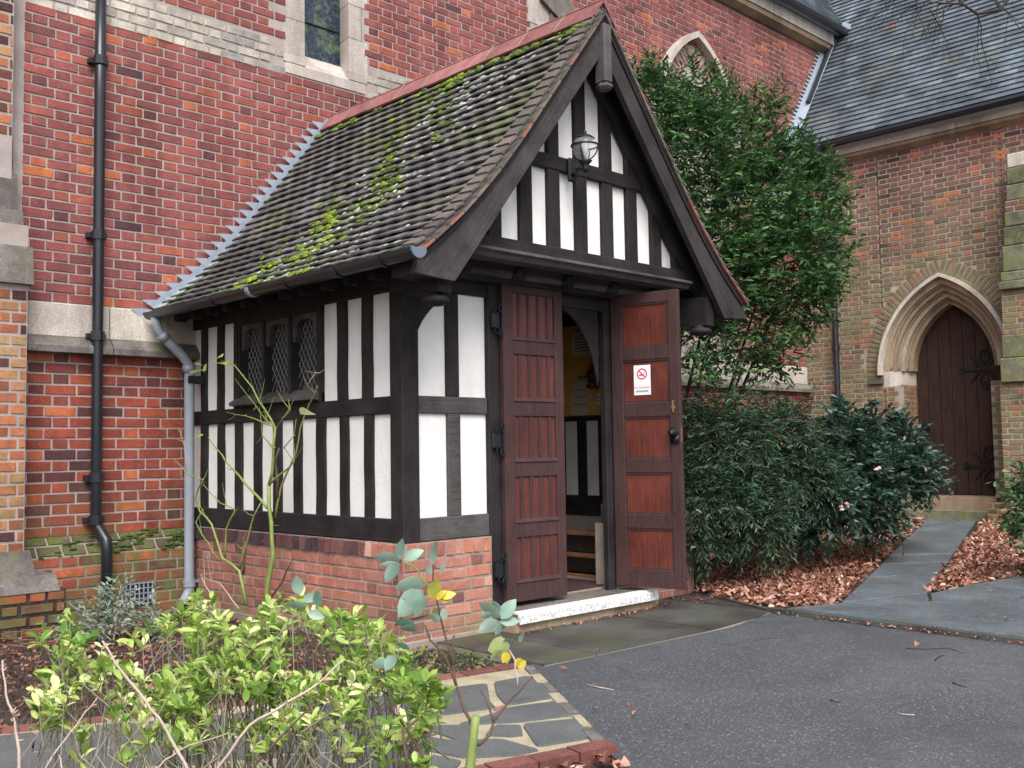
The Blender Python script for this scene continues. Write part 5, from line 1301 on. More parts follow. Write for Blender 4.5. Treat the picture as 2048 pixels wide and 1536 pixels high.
# no-smoking notice on the open leaf
c0 = np.array([2.085, -.02, 0]); ud = np.array([math.cos(ra), math.sin(ra), 0]); nd_ = np.array([math.sin(ra), -math.cos(ra), 0])   # nd_: visible face normal
z0, z1 = at(1290, 789, 'y', -.33)[2], at(1290, 729, 'y', -.33)[2]
us = .258; hw = .071
def on_leaf(u, z, d=.0): return c0+ud*u+nd_*(.0302+.001+d)+np.array([0, 0, z])
sign = thing('paper_notice', tuple(on_leaf(us, (z0+z1)/2)), 'white no smoking notice stuck on the open right door leaf', 'notice')
def flatq(u0, u1, za, zb, d, mat, nm, par, O=on_leaf):
    m = MB(); m.add([O(u0, za, d), O(u1, za, d), O(u1, zb, d), O(u0, zb, d), O(u0, za, d-.0008), O(u1, za, d-.0008), O(u1, zb, d-.0008), O(u0, zb, d-.0008)], [(0, 1, 2, 3), (7, 6, 5, 4), (0, 4, 5, 1), (1, 5, 6, 2), (2, 6, 7, 3), (3, 7, 4, 0)]); return m.build(nm, mat, par)
M_PAP = mat_flat('white_paper', (.82, .82, .84), .6, amt=.03, bmp=0); M_RED = mat_flat('red_print', (.75, .04, .08), .6, amt=.05, bmp=0); M_INK = mat_flat('black_print', (.03, .03, .04), .6, amt=.1, bmp=0); M_BLU = mat_flat('blue_grey_print', (.18, .30, .42), .6, amt=.1, bmp=0)
flatq(us-hw, us+hw, z0, z1, .001, M_PAP, 'paper', sign)
m = MB(); zc = z1-.068; n = 28
for k in range(n):
    a, b = 2*math.pi*k/n, 2*math.pi*(k+1)/n; m.add([on_leaf(us+r_*math.cos(t), zc+r_*math.sin(t), .0022) for r_, t in ((.043, a), (.043, b), (.034, b), (.034, a))], [(0, 1, 2, 3)])
s_ = math.sqrt(.5); m.add([on_leaf(us+x, zc+y, .0024) for x, y in ((-.034*s_-.003, .034*s_-.003), (-.034*s_+.003, .034*s_+.003), (.034*s_+.003, -.034*s_+.003), (.034*s_-.003, -.034*s_-.003))], [(0, 1, 2, 3)])
m.build('prohibition_ring', M_RED, sign)
m = MB(); m.add([on_leaf(us+x, zc+y, .0021) for x, y in ((-.026, -.004), (.018, -.004), (.018, -.012), (-.026, -.012))], [(0, 1, 2, 3)]); m.add([on_leaf(us+x, zc+y, .0021) for x, y in ((.012, .002), (.016, .002), (.022, .018), (.018, .018))], [(0, 1, 2, 3)]); m.build('cigarette_symbol', M_INK, sign)
def text(s, u, z, size, mat, par):
    cu = bpy.data.curves.new('t', 'FONT'); cu.body = s; cu.size = size; cu.align_x = 'CENTER'; cu.resolution_u = 2
    ob = bpy.data.objects.new('t', cu); COL.objects.link(ob); bpy.context.view_layer.update()
    me = bpy.data.meshes.new_from_object(ob.evaluated_get(bpy.context.evaluated_depsgraph_get())); bpy.data.objects.remove(ob)
    for v in me.vertices: v.co = Vector(on_leaf(u+v.co.x, z+v.co.y, .0023))
    me.materials.clear(); link('lettering', me, mat, par)
text('NO SMOKING', us, z0+.050, .021, M_RED, sign)
for i in range(5): flatq(us-.05+i*.021, us-.05+i*.021+.016, z0+.022, z0+.036, .002, M_BLU, 'small_print', sign)
# notice board on the inner wall
def mat_cork():
    m, n, b = mat_new('cork_board'); p = pos(n); c = mixc(n, noise(n, p, 240, 3, .7), (.80, .36, .06), (.95, .56, .15)); c = mixc(n, stepf(n, noise(n, p, 6, 3), .4, .7), c, mixc(n, .4, c, (.4, .12, .02)))
    n.links.new(c, b.inputs['Base Color']); b.inputs['Roughness'].default_value = .9; return m
xw = xi-.03
nb = thing('notice_board', (xw, .95, 2.0), 'orange cork notice board inside the porch', 'notice board')
MB().box(xw, xi, .50, 1.62, 1.60, 2.47).build('cork', mat_cork(), nb)
for a in ((.48, 1.64, 1.575, 1.60), (.48, 1.64, 2.47, 2.495)): MB().box(xw-.012, xi, *a, .5, .003).build('frame', M_DOOR, nb)
for a in ((.48, .50, 1.60, 2.47), (1.62, 1.64, 1.60, 2.47)): MB().box(xw-.012, xi, *a, .5, .003).build('frame', M_DOOR, nb)
M_CRP = mat_flat('cream_paper', (.72, .66, .50), .7, amt=.06, bmp=0); M_PNK = mat_flat('pinkish_paper', (.66, .54, .44), .7, amt=.06, bmp=0); M_TEAL = mat_flat('teal_paper', (.05, .33, .33), .7, amt=.1, bmp=0)
def sheet(pxs, mat, label, lines=6, pin=M_TEAL):
    P = [at(x, y, 'x', xw-.004) for x, y in pxs]
    t = thing('pinned_sheet', tuple(sum(P)/4), label, 'paper sheet', 'sheets pinned to the notice board')
    m = MB(); m.add(P+[p+np.array([.0015, 0, 0]) for p in P], [(0, 1, 2, 3), (7, 6, 5, 4), (0, 4, 5, 1), (1, 5, 6, 2), (2, 6, 7, 3), (3, 7, 4, 0)]); m.build('paper', mat, t)
    for i in range(lines):
        f = (i+1)/(lines+1.5)
        a = P[0]*(1-f)+P[3]*f; b = P[1]*(1-f)+P[2]*f; q0 = a+(b-a)*.12; q1 = a+(b-a)*rnd.uniform(.7, .9); h = np.array([0, 0, .006]); o_ = np.array([-.0012, 0, 0])
        m = MB(); m.add([q0+o_, q1+o_, q1+o_-h, q0+o_-h], [(0, 1, 2, 3)]); m.build('text_line', M_STEMB, t)
sheet([(1143, 668), (1185, 660), (1191, 708), (1144, 712)], M_CRP, 'cream sheet high on the right of the cork board')
sheet([(1108, 672), (1128, 672), (1128, 738), (1108, 738)], M_CRP, 'tall cream sheet half hidden behind the closed leaf, upper one')
sheet([(1108, 742), (1129, 742), (1129, 810), (1108, 810)], M_CRP, 'tall cream sheet half hidden behind the closed leaf, lower one')
sheet([(1147, 766), (1180, 762), (1178, 830), (1141, 830)], M_PNK, 'curling pinkish sheet hanging off the bottom of the cork board', 3)
sheet([(1192, 787), (1200, 787), (1200, 811), (1192, 811)], M_PAP, 'narrow white slip beside the arch post', 2)
for k, (a, b, c, d) in enumerate(((1155, 654, 1168, 663), (1155, 751, 1170, 760), (1108, 656, 1122, 666))):
    t = MB(); P = [at(x, y, 'x', xw-.003) for x, y in ((a, b), (c, b), (c, d), (a, d))]; t.add(P+[p+np.array([.002, 0, 0]) for p in P], [(0, 1, 2, 3), (7, 6, 5, 4), (0, 4, 5, 1), (1, 5, 6, 2), (2, 6, 7, 3), (3, 7, 4, 0)])
    tag(t.build('teal_note', M_TEAL), ('teal note above the high cream sheet', 'teal note above the curling pinkish sheet', 'teal note above the upper tall cream sheet')[k], 'note', 'teal notes on the notice board')
# dark wreath-like decoration
wc = at(1188, 755, 'x', xw-.03); m = MB(); r_ = random.Random(3)
Ms = []; Ts = []
for i in range(60):
    a = r_.uniform(0, 6.28); q = r_.uniform(.0, .10); c = wc+np.array([-r_.uniform(0, .03), q*math.cos(a)*.75, q*math.sin(a)*1.1]); Ms.append((i % 4, M34(c, (.022, 0, 0), (0, .022, 0), (0, 0, .022)))); Ts.append(r_.random())
M_WR = mat_leaf('coloured_paper_flowers', [(0, (.12, .02, .05)), (.5, (.20, .02, .06)), (.75, (.10, .02, .12)), (.86, (.45, .28, .03)), (.93, (.05, .25, .3)), (1, (.5, .06, .04))], .6, .3, 0)
tag(merged('wreath', BLOB, Ms, Ts, M_WR, None, None), 'dark crimson wreath with bright flowers by the arch', 'wreath'); bpy.data.objects['wreath'].pop('kind', None)
# slatted bench rack
bn = thing('rack', (2.45, 1.2, .232), 'low wooden rack with three pale slat rails inside the porch', 'rack')
M_RW = mat_wood('worn_pine', (.16, .075, .035), (.33, .17, .08), 'y')
for py in (1066, 1110, 1152):
    z = at(1165, py, 'x', 2.42)[2]; MB().box(2.40, 2.43, .35, 2.3, z-.02, z+.018, .5, .004).build('rail', M_RW, bn)
    MB().box(2.43, 2.70, .35, 2.3, z-.012, z+.0, .5).build('shelf', M_TY, bn)
for y in (.36, .98, 1.62, 2.28):
    MB().box(2.405, 2.425, y, y+.03, .232, .62, .5, .003).build('upright', M_PIPEG if abs(y-.98) < .1 else M_RW, bn)
mt = MB().box(.9, 2.2, .12, 1.6, .233, .246); tag(mt.build('door_mat', mat_flat('maroon_mat', (.045, .018, .02), .95, amt=.5, ns=60)), 'dark maroon mat on the porch floor', 'mat')
# ------------------------------------------------------------------ plants
def rdir(r, up=.0):
    v = np.array([r.gauss(0, 1), r.gauss(0, 1), r.gauss(0, 1)+up]); return v/np.linalg.norm(v)
def crown(blobs, n, leafL, T, r, droop=.3, nl=11, spr=.26, tmean=.45, shell=.55, out=.9, wide=1.):
    """leafy sprays spread through a union of balls; returns leaves and twigs"""
    Ms = []; Ts = []; tw = MB(); vol = [b[3]**2.4 for b in blobs]; tot = sum(vol)
    for _ in range(n):
        q = r.uniform(0, tot); k = 0
        while q > vol[k]: q -= vol[k]; k += 1
        cx, cy, cz, R = blobs[k]; d = rdir(r); rad = R*(shell+(1-shell)*r.random()**.7)*r.uniform(.9, 1.12)
        lump = 1+.12*math.sin(d[0]*7+cx*3)*math.sin(d[2]*6+cz*5)+.08*math.sin(d[1]*11)
        p = np.array([cx, cy, cz])+d*rad*lump
        g = d*out+rdir(r)*.55+np.array([0, 0, .25-droop]); g /= np.linalg.norm(g)
        L = spr*r.uniform(.6, 1.2); tint0 = r.gauss(tmean, .14)
        P = [p-g*L*.5+np.array([0, 0, 0]), p, p+g*L*.5-np.array([0, 0, droop*.12])]
        if r.random() < .35: tw.tube(P, [.006, .004, .002], 4, cap=False)
        for j in range(nl):
            t = j/(nl-1); c = P[0]+(P[2]-P[0])*t
            s = np.cross(g, [0, 0, 1.]); s /= np.linalg.norm(s)+1e-6; a = (j % 2*2-1)
            dl = g*.75+s*a*.75+rdir(r)*.35+np.array([0, 0, -droop*.6]); Ms.append((r.randrange(len(T)), leafM(c, dl, leafL*r.uniform(.7, 1.2), r.gauss(0, .7), wide)))
            Ts.append(min(.99, max(0, tint0+r.gauss(0, .10)+(.12 if j > nl-4 else 0))))
    return Ms, Ts, tw
def B(px, py, d, r): return (*on_depth(px, py, d), r)
r_ = random.Random(21)
# the tall evergreen behind the porch
tb = (4.7, 1.7, gz(4.7))
tree = thing('evergreen_tree', tb, 'tall glossy green evergreen tree growing between the porch and the side door wall', 'tree')
TB = [B(1335, 240, 10.4, .46), B(1390, 330, 10.4, .62), B(1490, 300, 10.8, .48), B(1480, 430, 10.5, .70), B(1580, 390, 10.9, .56), B(1650, 380, 11.0, .30), B(1570, 520, 10.5, .62), B(1430, 540, 10.2, .6),
      B(1590, 610, 10.6, .38), B(1500, 650, 10.3, .42), B(1530, 190+20, 11, .22), B(1420, 200, 10.9, .3), B(1620, 470, 10.9, .4), B(1400, 650, 10.6, .30), B(1290, 150, 10.4, .2), B(1600, 320, 11, .3), B(1300, 190, 10.2, .28), B(1370, 180, 10.6, .3), B(1440, 240, 10.8, .34), B(1450, 740, 9.9, .26), B(1550, 710, 10.2, .26), B(1640, 560, 10.8, .25), B(1400, 740, 9.8, .2)]
Ms, Ts, tw = crown(TB, 2900, .080, LT_BAY, r_, .05, 12, .25, .55, shell=.62)
merged('leaves', LT_BAY, Ms, Ts, M_LEAFT, tree, 'stuff')
for i, b in enumerate(TB[:7]):
    c = np.array(b[:3]); base = np.array(tb)+np.array([.08*math.cos(i), .08*math.sin(i), 0]); mid = base*.55+c*.45+np.array([.1*math.sin(i*2), 0, -.25])
    tw.tube([base, base*.8+mid*.2+np.array([0, 0, .2]), mid, c], [.035, .03, .020, .006], 6)
tw.build('trunk', M_BARK, tree)
# lower dark shrubs
def shrub(label, base, blobs, n, leafL, mat, T, droop, tm, name='shrub', cat='shrub', nl=10, spr=.22, wide=1., bark=M_BARK, kind='stuff', shell=.5):
    t = thing(name, base, label, cat); Ms, Ts, tw = crown(blobs, n, leafL, T, r_, droop, nl, spr, tm, shell, wide=wide)
    merged('leaves', T, Ms, Ts, mat, t, kind)
    for i, b in enumerate(blobs):
        c = np.array(b[:3]); bs = np.array(base)+np.array([.06*math.cos(i*2), .06*math.sin(i*2), 0]); tw.tube([bs, bs*.5+c*.5+np.array([0, 0, -.08]), c], [.02, .014, .005], 5)
    tw.build('stems', bark, t); return t
shrub('dark feathery evergreen shrub just right of the open door', (3.75, .75, gz(3.75)), [B(1430, 900, 9.0, .55), B(1540, 900, 9.3, .55), B(1480, 1000, 8.8, .5), B(1400, 1010, 8.6, .35), B(1600, 960, 9.2, .4), B(1410, 850, 9.2, .28), B(1560, 865, 9.5, .26), B(1400, 1080, 8.5, .22), B(1520, 1060, 8.7, .26)], 2900, .062, M_YEW, LT_BAY, .35, .45, wide=.75)
rh = shrub('blue-green leafy shrub with a few pink flowers beside the stone path', (5.9, .9, gz(5.9)), [B(1690, 930, 9.8, .5), B(1780, 930, 10.3, .42), B(1640, 1000, 9.4, .38), B(1740, 1000, 9.8, .38), B(1835, 950, 10.6, .26), B(1700, 860, 10.0, .3), B(1610, 1050, 9.3, .25), B(1790, 880, 10.4, .26)], 1500, .078, M_LEAFD, LT_BAY, .1, .55, wide=1.3)
Ms = []; Ts = []
M_PINK = mat_flat('pink_petal', (.80, .45, .42), .5, amt=.2, bmp=0)
for px, py in ((1682, 1018), (1692, 1012), (1755, 940)):
    c = on_depth(px, py, 9.05 if py > 1000 else 9.3)
    for k in range(3): Ms.append((k, M34(c+rdir(r_)*.02, (.022, 0, 0), (0, .022, 0), (0, 0, .018)))); Ts.append(.5)
    pieces_, _ = Ms, Ts
merged('flowers', BLOB, Ms, Ts, M_PINK, rh, 'stuff')
shrub('small ivy-like bush at the right edge in front of the buttress', tuple(np.append(on_depth(2070, 1090, 8.6)[:2], .25)), [B(2040, 1010, 8.6, .14), B(2085, 980, 8.7, .3), B(2050, 1060, 8.5, .14), B(2120, 1080, 8.6, .3)], 260, .065, mat_leaf('ivy_leaf', [(0, (.02, .06, .025)), (.6, (.06, .14, .05)), (1, (.22, .30, .14))]), LT_LIME, .3, .5, 'bush', 'bush')
# grey-green sage by the black pipe
sg = shrub('grey-green sage plant at the foot of the black drainpipe', (-.85, 2.35, .05), [B(190, 1240, 7.0, .13), B(235, 1210, 7.1, .14), B(290, 1225, 7.1, .12), B(220, 1270, 6.9, .16), B(150, 1255, 7.0, .10), B(310, 1250, 7.0, .10)], 130, .05, M_SAGE, LT_BAY, -.2, .55, 'sage_plant', 'plant', 9, .16, 1.1, M_STEMP)
Ms = []; Ts = []
for _ in range(420):
    x, y = r_.uniform(-1.4, -.15), r_.uniform(2.0, 2.7); a = r_.uniform(0, 6.28); Ms.append((r_.randrange(3), leafM((x, y, .06), (math.cos(a), math.sin(a), r_.uniform(.3, 1.3)), r_.uniform(.02, .05), r_.gauss(0, .6)))); Ts.append(r_.uniform(.1, .8))
tag(merged('ground_cover', LT_BAY, Ms, Ts, M_SAGE), 'low grey-green ground cover along the church wall')
Ms = []; Ts = []
for _ in range(900):
    x, y = r_.uniform(-.75, .14), r_.uniform(-.92, -.12)
    if x > .1+(y+.9)*.1: continue
    a = r_.uniform(0, 6.28); Ms.append((r_.randrange(3), leafM((x, y, .06+r_.random()*.03), (math.cos(a), math.sin(a), r_.uniform(.0, .9)), r_.uniform(.015, .035), r_.gauss(0, .6)))); Ts.append(r_.uniform(.0, .75))
tag(merged('ground_cover', LT_LIME, Ms, Ts, mat_leaf('small_weed_leaf', [(0, (.03, .07, .02)), (1, (.20, .32, .10))])), 'small green weeds in the bed between the porch and the crazy paving')
m = MB()
for _ in range(130):
    a = r_.uniform(0, 6.28); p = np.array([r_.uniform(-2.2, -1.0), r_.uniform(1.5, 2.5), .07+r_.random()*.05]); L = r_.uniform(.05, .16)
    m.tube([p, p+L*np.array([math.cos(a), math.sin(a), r_.uniform(-.1, .3)])], .0022, 4, cap=False)
tag(m.build('dry_stalks', mat_flat('dry_stalk', (.17, .09, .06), .8, amt=.5)), 'tangle of dry brown stalks on the soil by the buttress', None, None, 'stuff')
# bare rose against the side wall
ro = thing('rose_bush', (-.22, 1.55, .06), 'bare green-stemmed rose bush in front of the timber side wall', 'rose bush')
def cane(pts, r0, r1, x0=-.2, dx=0., mat=M_STEMG, par=None):
    P = []
    for i, (a, b) in enumerate(pts):
        P.append(at(a/2.363, 600+b/2.363, 'x', x0+dx*i/len(pts)))
    Q = [P[0]]
    for a, b in zip(P, P[1:]):
        L = np.linalg.norm(b-a); k = max(1, int(L/.09))
        for j in range(1, k+1): Q.append(a+(b-a)*j/k+(np.array([r_.gauss(0, .004), r_.gauss(0, .005), r_.gauss(0, .003)]) if j < k else 0))
    m = MB().tube(Q, list(np.linspace(r0, r1, len(Q))), 6)
    for q in Q[1:-1]:
        if r_.random() < .6:
            d = rdir(r_, .6); m.tube([q, q+d*.016], [.004, .001], 4, cap=False)
        if r_.random() < .42:
            d = rdir(r_, .5)*[.4, 1, 1]; L = r_.uniform(.06, .2); m.tube([q, q+d*L*.5+[0, 0, .01], q+d*L+[0, 0, .04]], [.0035, .0028, .0012], 4, cap=False)
    m.build('cane', mat, par or ro, None, True)
cane([(1250, 1500), (1262, 1420), (1292, 1200), (1272, 980), (1270, 870)], .021, .013)
cane([(1270, 880), (1290, 760), (1302, 600)], .012, .009); cane([(1302, 610), (1225, 480), (1190, 410), (1110, 310), (1045, 285)], .009, .004, dx=-.12)
cane([(1265, 985), (1130, 830), (1020, 700), (985, 650)], .011, .004, dx=-.1); cane([(1272, 870), (1330, 820), (1390, 765), (1345, 700)], .010, .004)
cane([(1300, 1030), (1330, 880), (1400, 720), (1420, 600), (1490, 440), (1502, 405)], .009, .003, -.16, .05)
cane([(1165, 1440), (1130, 1280), (1050, 1220), (1000, 1060), (945, 1000), (922, 940), (960, 850), (885, 822), (820, 752)], .012, .003, -.25, -.12)
cane([(1130, 1280), (1172, 1130), (1200, 1020), (1232, 960)], .009, .005, -.22); cane([(1062, 1230), (1070, 1080), (1112, 990), (1040, 960), (960, 870)], .008, .003, -.24)
cane([(1300, 600), (1200, 560), (1070, 530)], .006, .002, dx=-.1); cane([(1310, 600), (1372, 520), (1362, 470)], .006, .003); cane([(1300, 610), (1210, 500), (1110, 370)], .005, .002, dx=-.05)
cane([(960, 990), (925, 1050), (955, 1110), (1040, 1230)], .006, .003, -.26); cane([(1300, 700), (1240, 640), (1225, 500)], .006, .002); cane([(1310, 930), (1300, 760), (1320, 700)], .012, .009, -.17, mat=M_STEMB)
cane([(1340, 700), (1390, 640), (1400, 560)], .004, .002); cane([(870, 690), (850, 620), (835, 605)], .004, .003, -.3); cane([(880, 810), (870, 670), (840, 660)], .004, .002, -.3, mat=M_STEMP)
cane([(1150, 1300), (1160, 1180), (1150, 1120)], .010, .007, -.22, mat=M_STEMB); cane([(1240, 1480), (1330, 1340), (1385, 1220)], .008, .004, -.2, mat=M_STEMB); cane([(1130, 1460), (1040, 1340), (960, 1310)], .006, .004, -.2, mat=M_STEMP)
cane([(1020, 1440), (950, 1300), (1010, 1290)], .005, .003, -.3, mat=M_STEMP); cane([(1440, 420+0), (1490, 345), (1440, 335)], .004, .002, mat=M_STEMP)
LM = []; LTs = []
for a, b, c, d, t in ((1010, 300, 1062, 290, .6), (1015, 285, 1040, 262, .8), (975, 330, 915, 335, .5), (960, 310, 930, 300, .9), (975, 300, 965, 330, .4), (960, 640, 920, 645, .5), (1420, 540, 1470, 520, .9)):
    p = at(a/2.363, 600+b/2.363, 'x', -.31); q = at(c/2.363, 600+d/2.363, 'x', -.33); LM.append((1, leafM(p, q-p, np.linalg.norm(q-p)*1.1+.01, r_.gauss(0, .5), 1.5))); LTs.append(t)
pieces('leaf', LT_LIME, LM, LTs, M_LIME, ro, 20)
# the lime-leaved shrub in the foreground
ls = thing('lime_shrub', tuple(np.append(on_depth(470, 1500, 2.9)[:2], .06)), 'lime green leafy shrub filling the lower left foreground', 'shrub')
poly = [(75, 1265), (130, 1245), (185, 1275), (215, 1300), (300, 1285), (330, 1225), (400, 1200), (500, 1215), (545, 1205), (640, 1220), (700, 1225), (760, 1240), (800, 1300), (850, 1370), (880, 1410), (880, 1460), (800, 1500), (700, 1480), (560, 1490), (420, 1480), (300, 1500), (160, 1500), (100, 1470), (70, 1440), (60, 1380), (110, 1340)]
LM = []; LTs = []; stm = MB(); bases = [on_depth(px, 1760, 2.75)*[1, 1, 0]+[0, 0, .06] for px in (190, 260, 330, 400, 460, 520, 590, 650, 740, 820)]
cnt = 0
while cnt < 720:
    px, py = r_.uniform(40, 910), r_.uniform(1185, 1530)
    if not inpoly(px+r_.gauss(0, 14), py+r_.gauss(6, 16), poly): continue
    if py > 1420 and px < 740 and r_.random() < .4: continue
    if px < 330 and r_.random() < .5: continue
    if math.sin(px*.021+1)*math.sin(py*.03) > .45: continue
    cnt += 1
    dpt = 3.35-(py-1200)/330*.75+r_.gauss(0, .12); c = on_depth(px, py, dpt)
    ax = np.array([r_.gauss(0, .35), r_.gauss(0, .35), 1.]); ax /= np.linalg.norm(ax)
    b = min(bases, key=lambda q: abs(pix(q)[0]-px)+r_.random()*150)
    mid = c*.55+b*.45+np.array([r_.gauss(0, .04), r_.gauss(0, .04), -.03])
    if r_.random() < .3: stm.tube([b, b*.6+mid*.4+rdir(r_)*.04, mid+rdir(r_)*.03, c-ax*.03, c], [.003, .0026, .0022, .0016, .0013], 4, cap=False)
    else: stm.tube([c-ax*.12+rdir(r_)*.05, c-ax*.03, c], [.0016, .0014, .0012], 4, cap=False)
    k = r_.randint(4, 9); sc_ = r_.choice((.6, .75, .85, .95, 1.1)); t0 = r_.gauss(.6, .2)-(.35 if r_.random() < .2 else 0)
    for j in range(k):
        a = j*2.4+r_.random(); el = r_.uniform(.15, 1.5)
        s1 = np.cross(ax, [1, .3, 0]); s1 /= np.linalg.norm(s1); s2 = np.cross(ax, s1)
        d = (s1*math.cos(a)+s2*math.sin(a))+ax*el; L = sc_*r_.uniform(.030, .057)
        LM.append((r_.randrange(3), leafM(c-ax*r_.uniform(0, .035), d, L, r_.gauss(0, .35), r_.uniform(.9, 1.25)))); LTs.append(min(1, max(0, t0+r_.gauss(0, .18))))
stm.build('stems', M_STEMO, ls)
pieces('leaf', LT_LIME, LM, LTs, M_LIME, ls, 300, smooth=True)
# dark berries / buds between the leaves
Ms = []; Ts = []
for _ in range(160):
    k = r_.randrange(len(LM)); c = LM[k][1][:, 3]+rdir(r_)*.012; Ms.append((k % 4, M34(c, (.0045, 0, 0), (0, .0045, 0), (0, 0, .006)))); Ts.append(.3)
merged('buds', BLOB, Ms, Ts, mat_flat('crimson_bud', (.22, .04, .06), .5, amt=.3, bmp=0), ls, 'stuff')
dead = thing('dry_stems', tuple(np.append(on_depth(420, 1500, 2.3)[:2], .06)), 'pale leafless dry stems rising in front of the lime shrub', 'dry stems')
def fstem(pxs, r0, r1, dpt, mat, par, nm='stem', lab=None):
    P = [on_depth(a, b, dpt+i*.02) for i, (a, b) in enumerate(pxs)]; Q = [P[0]]
    for a, b in zip(P, P[1:]):
        for j in (1, 2, 3): Q.append(a+(b-a)*j/3+(rdir(r_)*.002 if j < 3 else 0))
    m = MB().tube(Q, list(np.linspace(r0, r1, len(Q))), 7)
    for q in Q[1:-1]:
        if r_.random() < .3: m.tube([q, q+rdir(r_, .5)*.012], [.0025, .001], 4, cap=False)
    return m.build(nm, mat, par, None, True)
fstem([(400, 1640), (372, 1530), (330, 1455), (290, 1400), (245, 1345), (205, 1282)], .0042, .0026, 2.2, M_STEMP, dead)
fstem([(380, 1640), (440, 1530), (500, 1450), (560, 1415), (610, 1385), (650, 1355), (690, 1318)], .0040, .0024, 2.25, M_STEMP, dead)
fstem([(480, 1600), (510, 1530), (570, 1465), (615, 1420), (640, 1380)], .0035, .002, 2.35, M_STEMB, dead)
fstem([(40, 1640), (38, 1500), (30, 1440), (12, 1390), (5, 1320)], .0042, .002, 2.2, M_STEMP, dead); fstem([(22, 1420), (34, 1440), (38, 1460)], .003, .0015, 2.2, M_STEMP, dead)
fstem([(60, 1600), (95, 1530), (130, 1480), (160, 1440), (195, 1395)], .003, .0015, 2.3, M_STEMP, dead); fstem([(120, 1600), (125, 1540), (118, 1510)], .0028, .0015, 2.3, M_STEMP, dead)
fstem([(240, 1620), (330, 1520), (380, 1490), (460, 1465)], .0026, .0012, 2.3, M_STEMP, dead)
# many thin stems at the bottom
m = MB()
for _ in range(30):
    px = r_.uniform(120, 860); P = [on_depth(px+r_.uniform(-140, 140), 1600, 2.6), on_depth(px, 1510, 2.65), on_depth(px+r_.uniform(-90, 90), r_.uniform(1380, 1470), 2.75)]; m.tube(P, [.0028, .002, .001], 4, cap=False)
m.build('thin_stems', M_STEMO, ls, 'stuff')
# the large-leaved plant
bp = thing('large_leaved_plant', tuple(np.append(on_depth(945, 1600, 2.5)[:2], .06)), 'tall sparse plant with large grey-green and yellow leaves in front of the step', 'plant')
fstem([(925, 1640), (940, 1536), (952, 1432)], .0135, .011, 2.45, M_STEMG, bp, 'cut_stump')
fstem([(945, 1485), (958, 1490), (980, 1470), (988, 1440), (1025, 1395), (1066, 1352)], .0045, .0022, 2.5, M_STEMB, bp); fstem([(988, 1445), (975, 1405), (962, 1380)], .0035, .002, 2.5, M_STEMB, bp)
fstem([(945, 1455), (925, 1410), (912, 1370), (905, 1330), (908, 1270)], .0045, .003, 2.52, M_STEMB, bp); fstem([(912, 1370), (890, 1310), (860, 1280), (850, 1250)], .0035, .002, 2.55, M_STEMB, bp)
fstem([(905, 1330), (880, 1230), (868, 1180), (865, 1110)], .003, .002, 2.55, M_STEMB, bp); fstem([(860, 1180), (835, 1140), (805, 1120)], .0028, .0018, 2.55, M_STEMG, bp); fstem([(855, 1230), (820, 1240), (790, 1250)], .0025, .0018, 2.55, M_STEMB, bp)
fstem([(1035, 1370), (1030, 1320), (1000, 1270), (975, 1240)], .0022, .0018, 2.5, M_STEMP, bp)
fstem([(815, 1540), (805, 1460), (850, 1430), (860, 1380)], .0045, .002, 2.4, M_STEMB, bp); fstem([(880, 1600), (840, 1500), (800, 1440), (770, 1400)], .004, .002, 2.45, M_STEMB, bp)
LM = []; LTs = []
def bl(x0, y0, x1, y1, t, wide=1., d=2.52, roll=None, tip=0.):
    p, q = on_depth(x0, y0, d), on_depth(x1, y1, d+tip); LM.append((r_.randrange(2), leafM(p, q-p, np.linalg.norm(q-p), (r_.gauss(0, .25)+1.1) if roll is None else roll, wide))); LTs.append(t)
for a in ((800, 1122, 745, 1112, .72), (800, 1120, 800, 1075, .55), (808, 1120, 846, 1098, .6), (797, 1125, 770, 1165, .62), (800, 1130, 758, 1130, .75, .7), (866, 1130, 868, 1078, .6, .6), (862, 1150, 852, 1128, .5), (850, 1170, 790, 1168, .74, 1.1), (846, 1180, 795, 1230, .65, 1.2), (850, 1190, 830, 1235, .5),
          (868, 1200, 870, 1155, .95, 1.3), (872, 1200, 893, 1180, 1.), (880, 1195, 912, 1185, .98), (868, 1205, 862, 1230, .9), (880, 1200, 900, 1200, .95),
          (1000, 1235, 958, 1205, .7, 1.1), (1002, 1238, 1030, 1198, .62, 1.1), (995, 1240, 955, 1262, .72, 1.), (1000, 1245, 1040, 1240, .6), (985, 1228, 960, 1232, .5, 1.), (1010, 1240, 990, 1270, .55), (1000, 1222, 985, 1200, .62),
          (1020, 1290, 975, 1300, .85, 1.7), (1005, 1300, 978, 1318, .88, 1.2), (1018, 1305, 1005, 1325, .97, 1.5), (1045, 1318, 1030, 1330, 1., 1.6), (1035, 1335, 1052, 1322, 1., 1.6), (1040, 1285, 1046, 1262, .6, 1.), (1030, 1285, 1005, 1278, .5, 1.), (845, 1285, 847, 1312, .97, .9),
          (880, 1245, 860, 1225, .6, 1.2), (890, 1240, 885, 1215, .78, 1.1), (820, 1300, 790, 1285, .5, 1.), (835, 1260, 800, 1252, .3, 1.), (830, 1250, 790, 1240, .25), (815, 1210, 790, 1190, .2), (600, 1190, 590, 1150, .62, 1.1), (605, 1200, 640, 1190, .5), (610, 1215, 575, 1205, .7), (615, 1225, 650, 1235, .66), (640, 1215, 630, 1180, .15), (790, 1310, 770, 1340, .6, 1.2), (780, 1330, 745, 1325, .55, 1.2), (880, 1150, 890, 1120, .6, .5)):
    bl(*a)
pieces('leaf', LT_BIG, LM, LTs, M_BLUEL, bp, 80, smooth=True)
LM = []; LTs = []
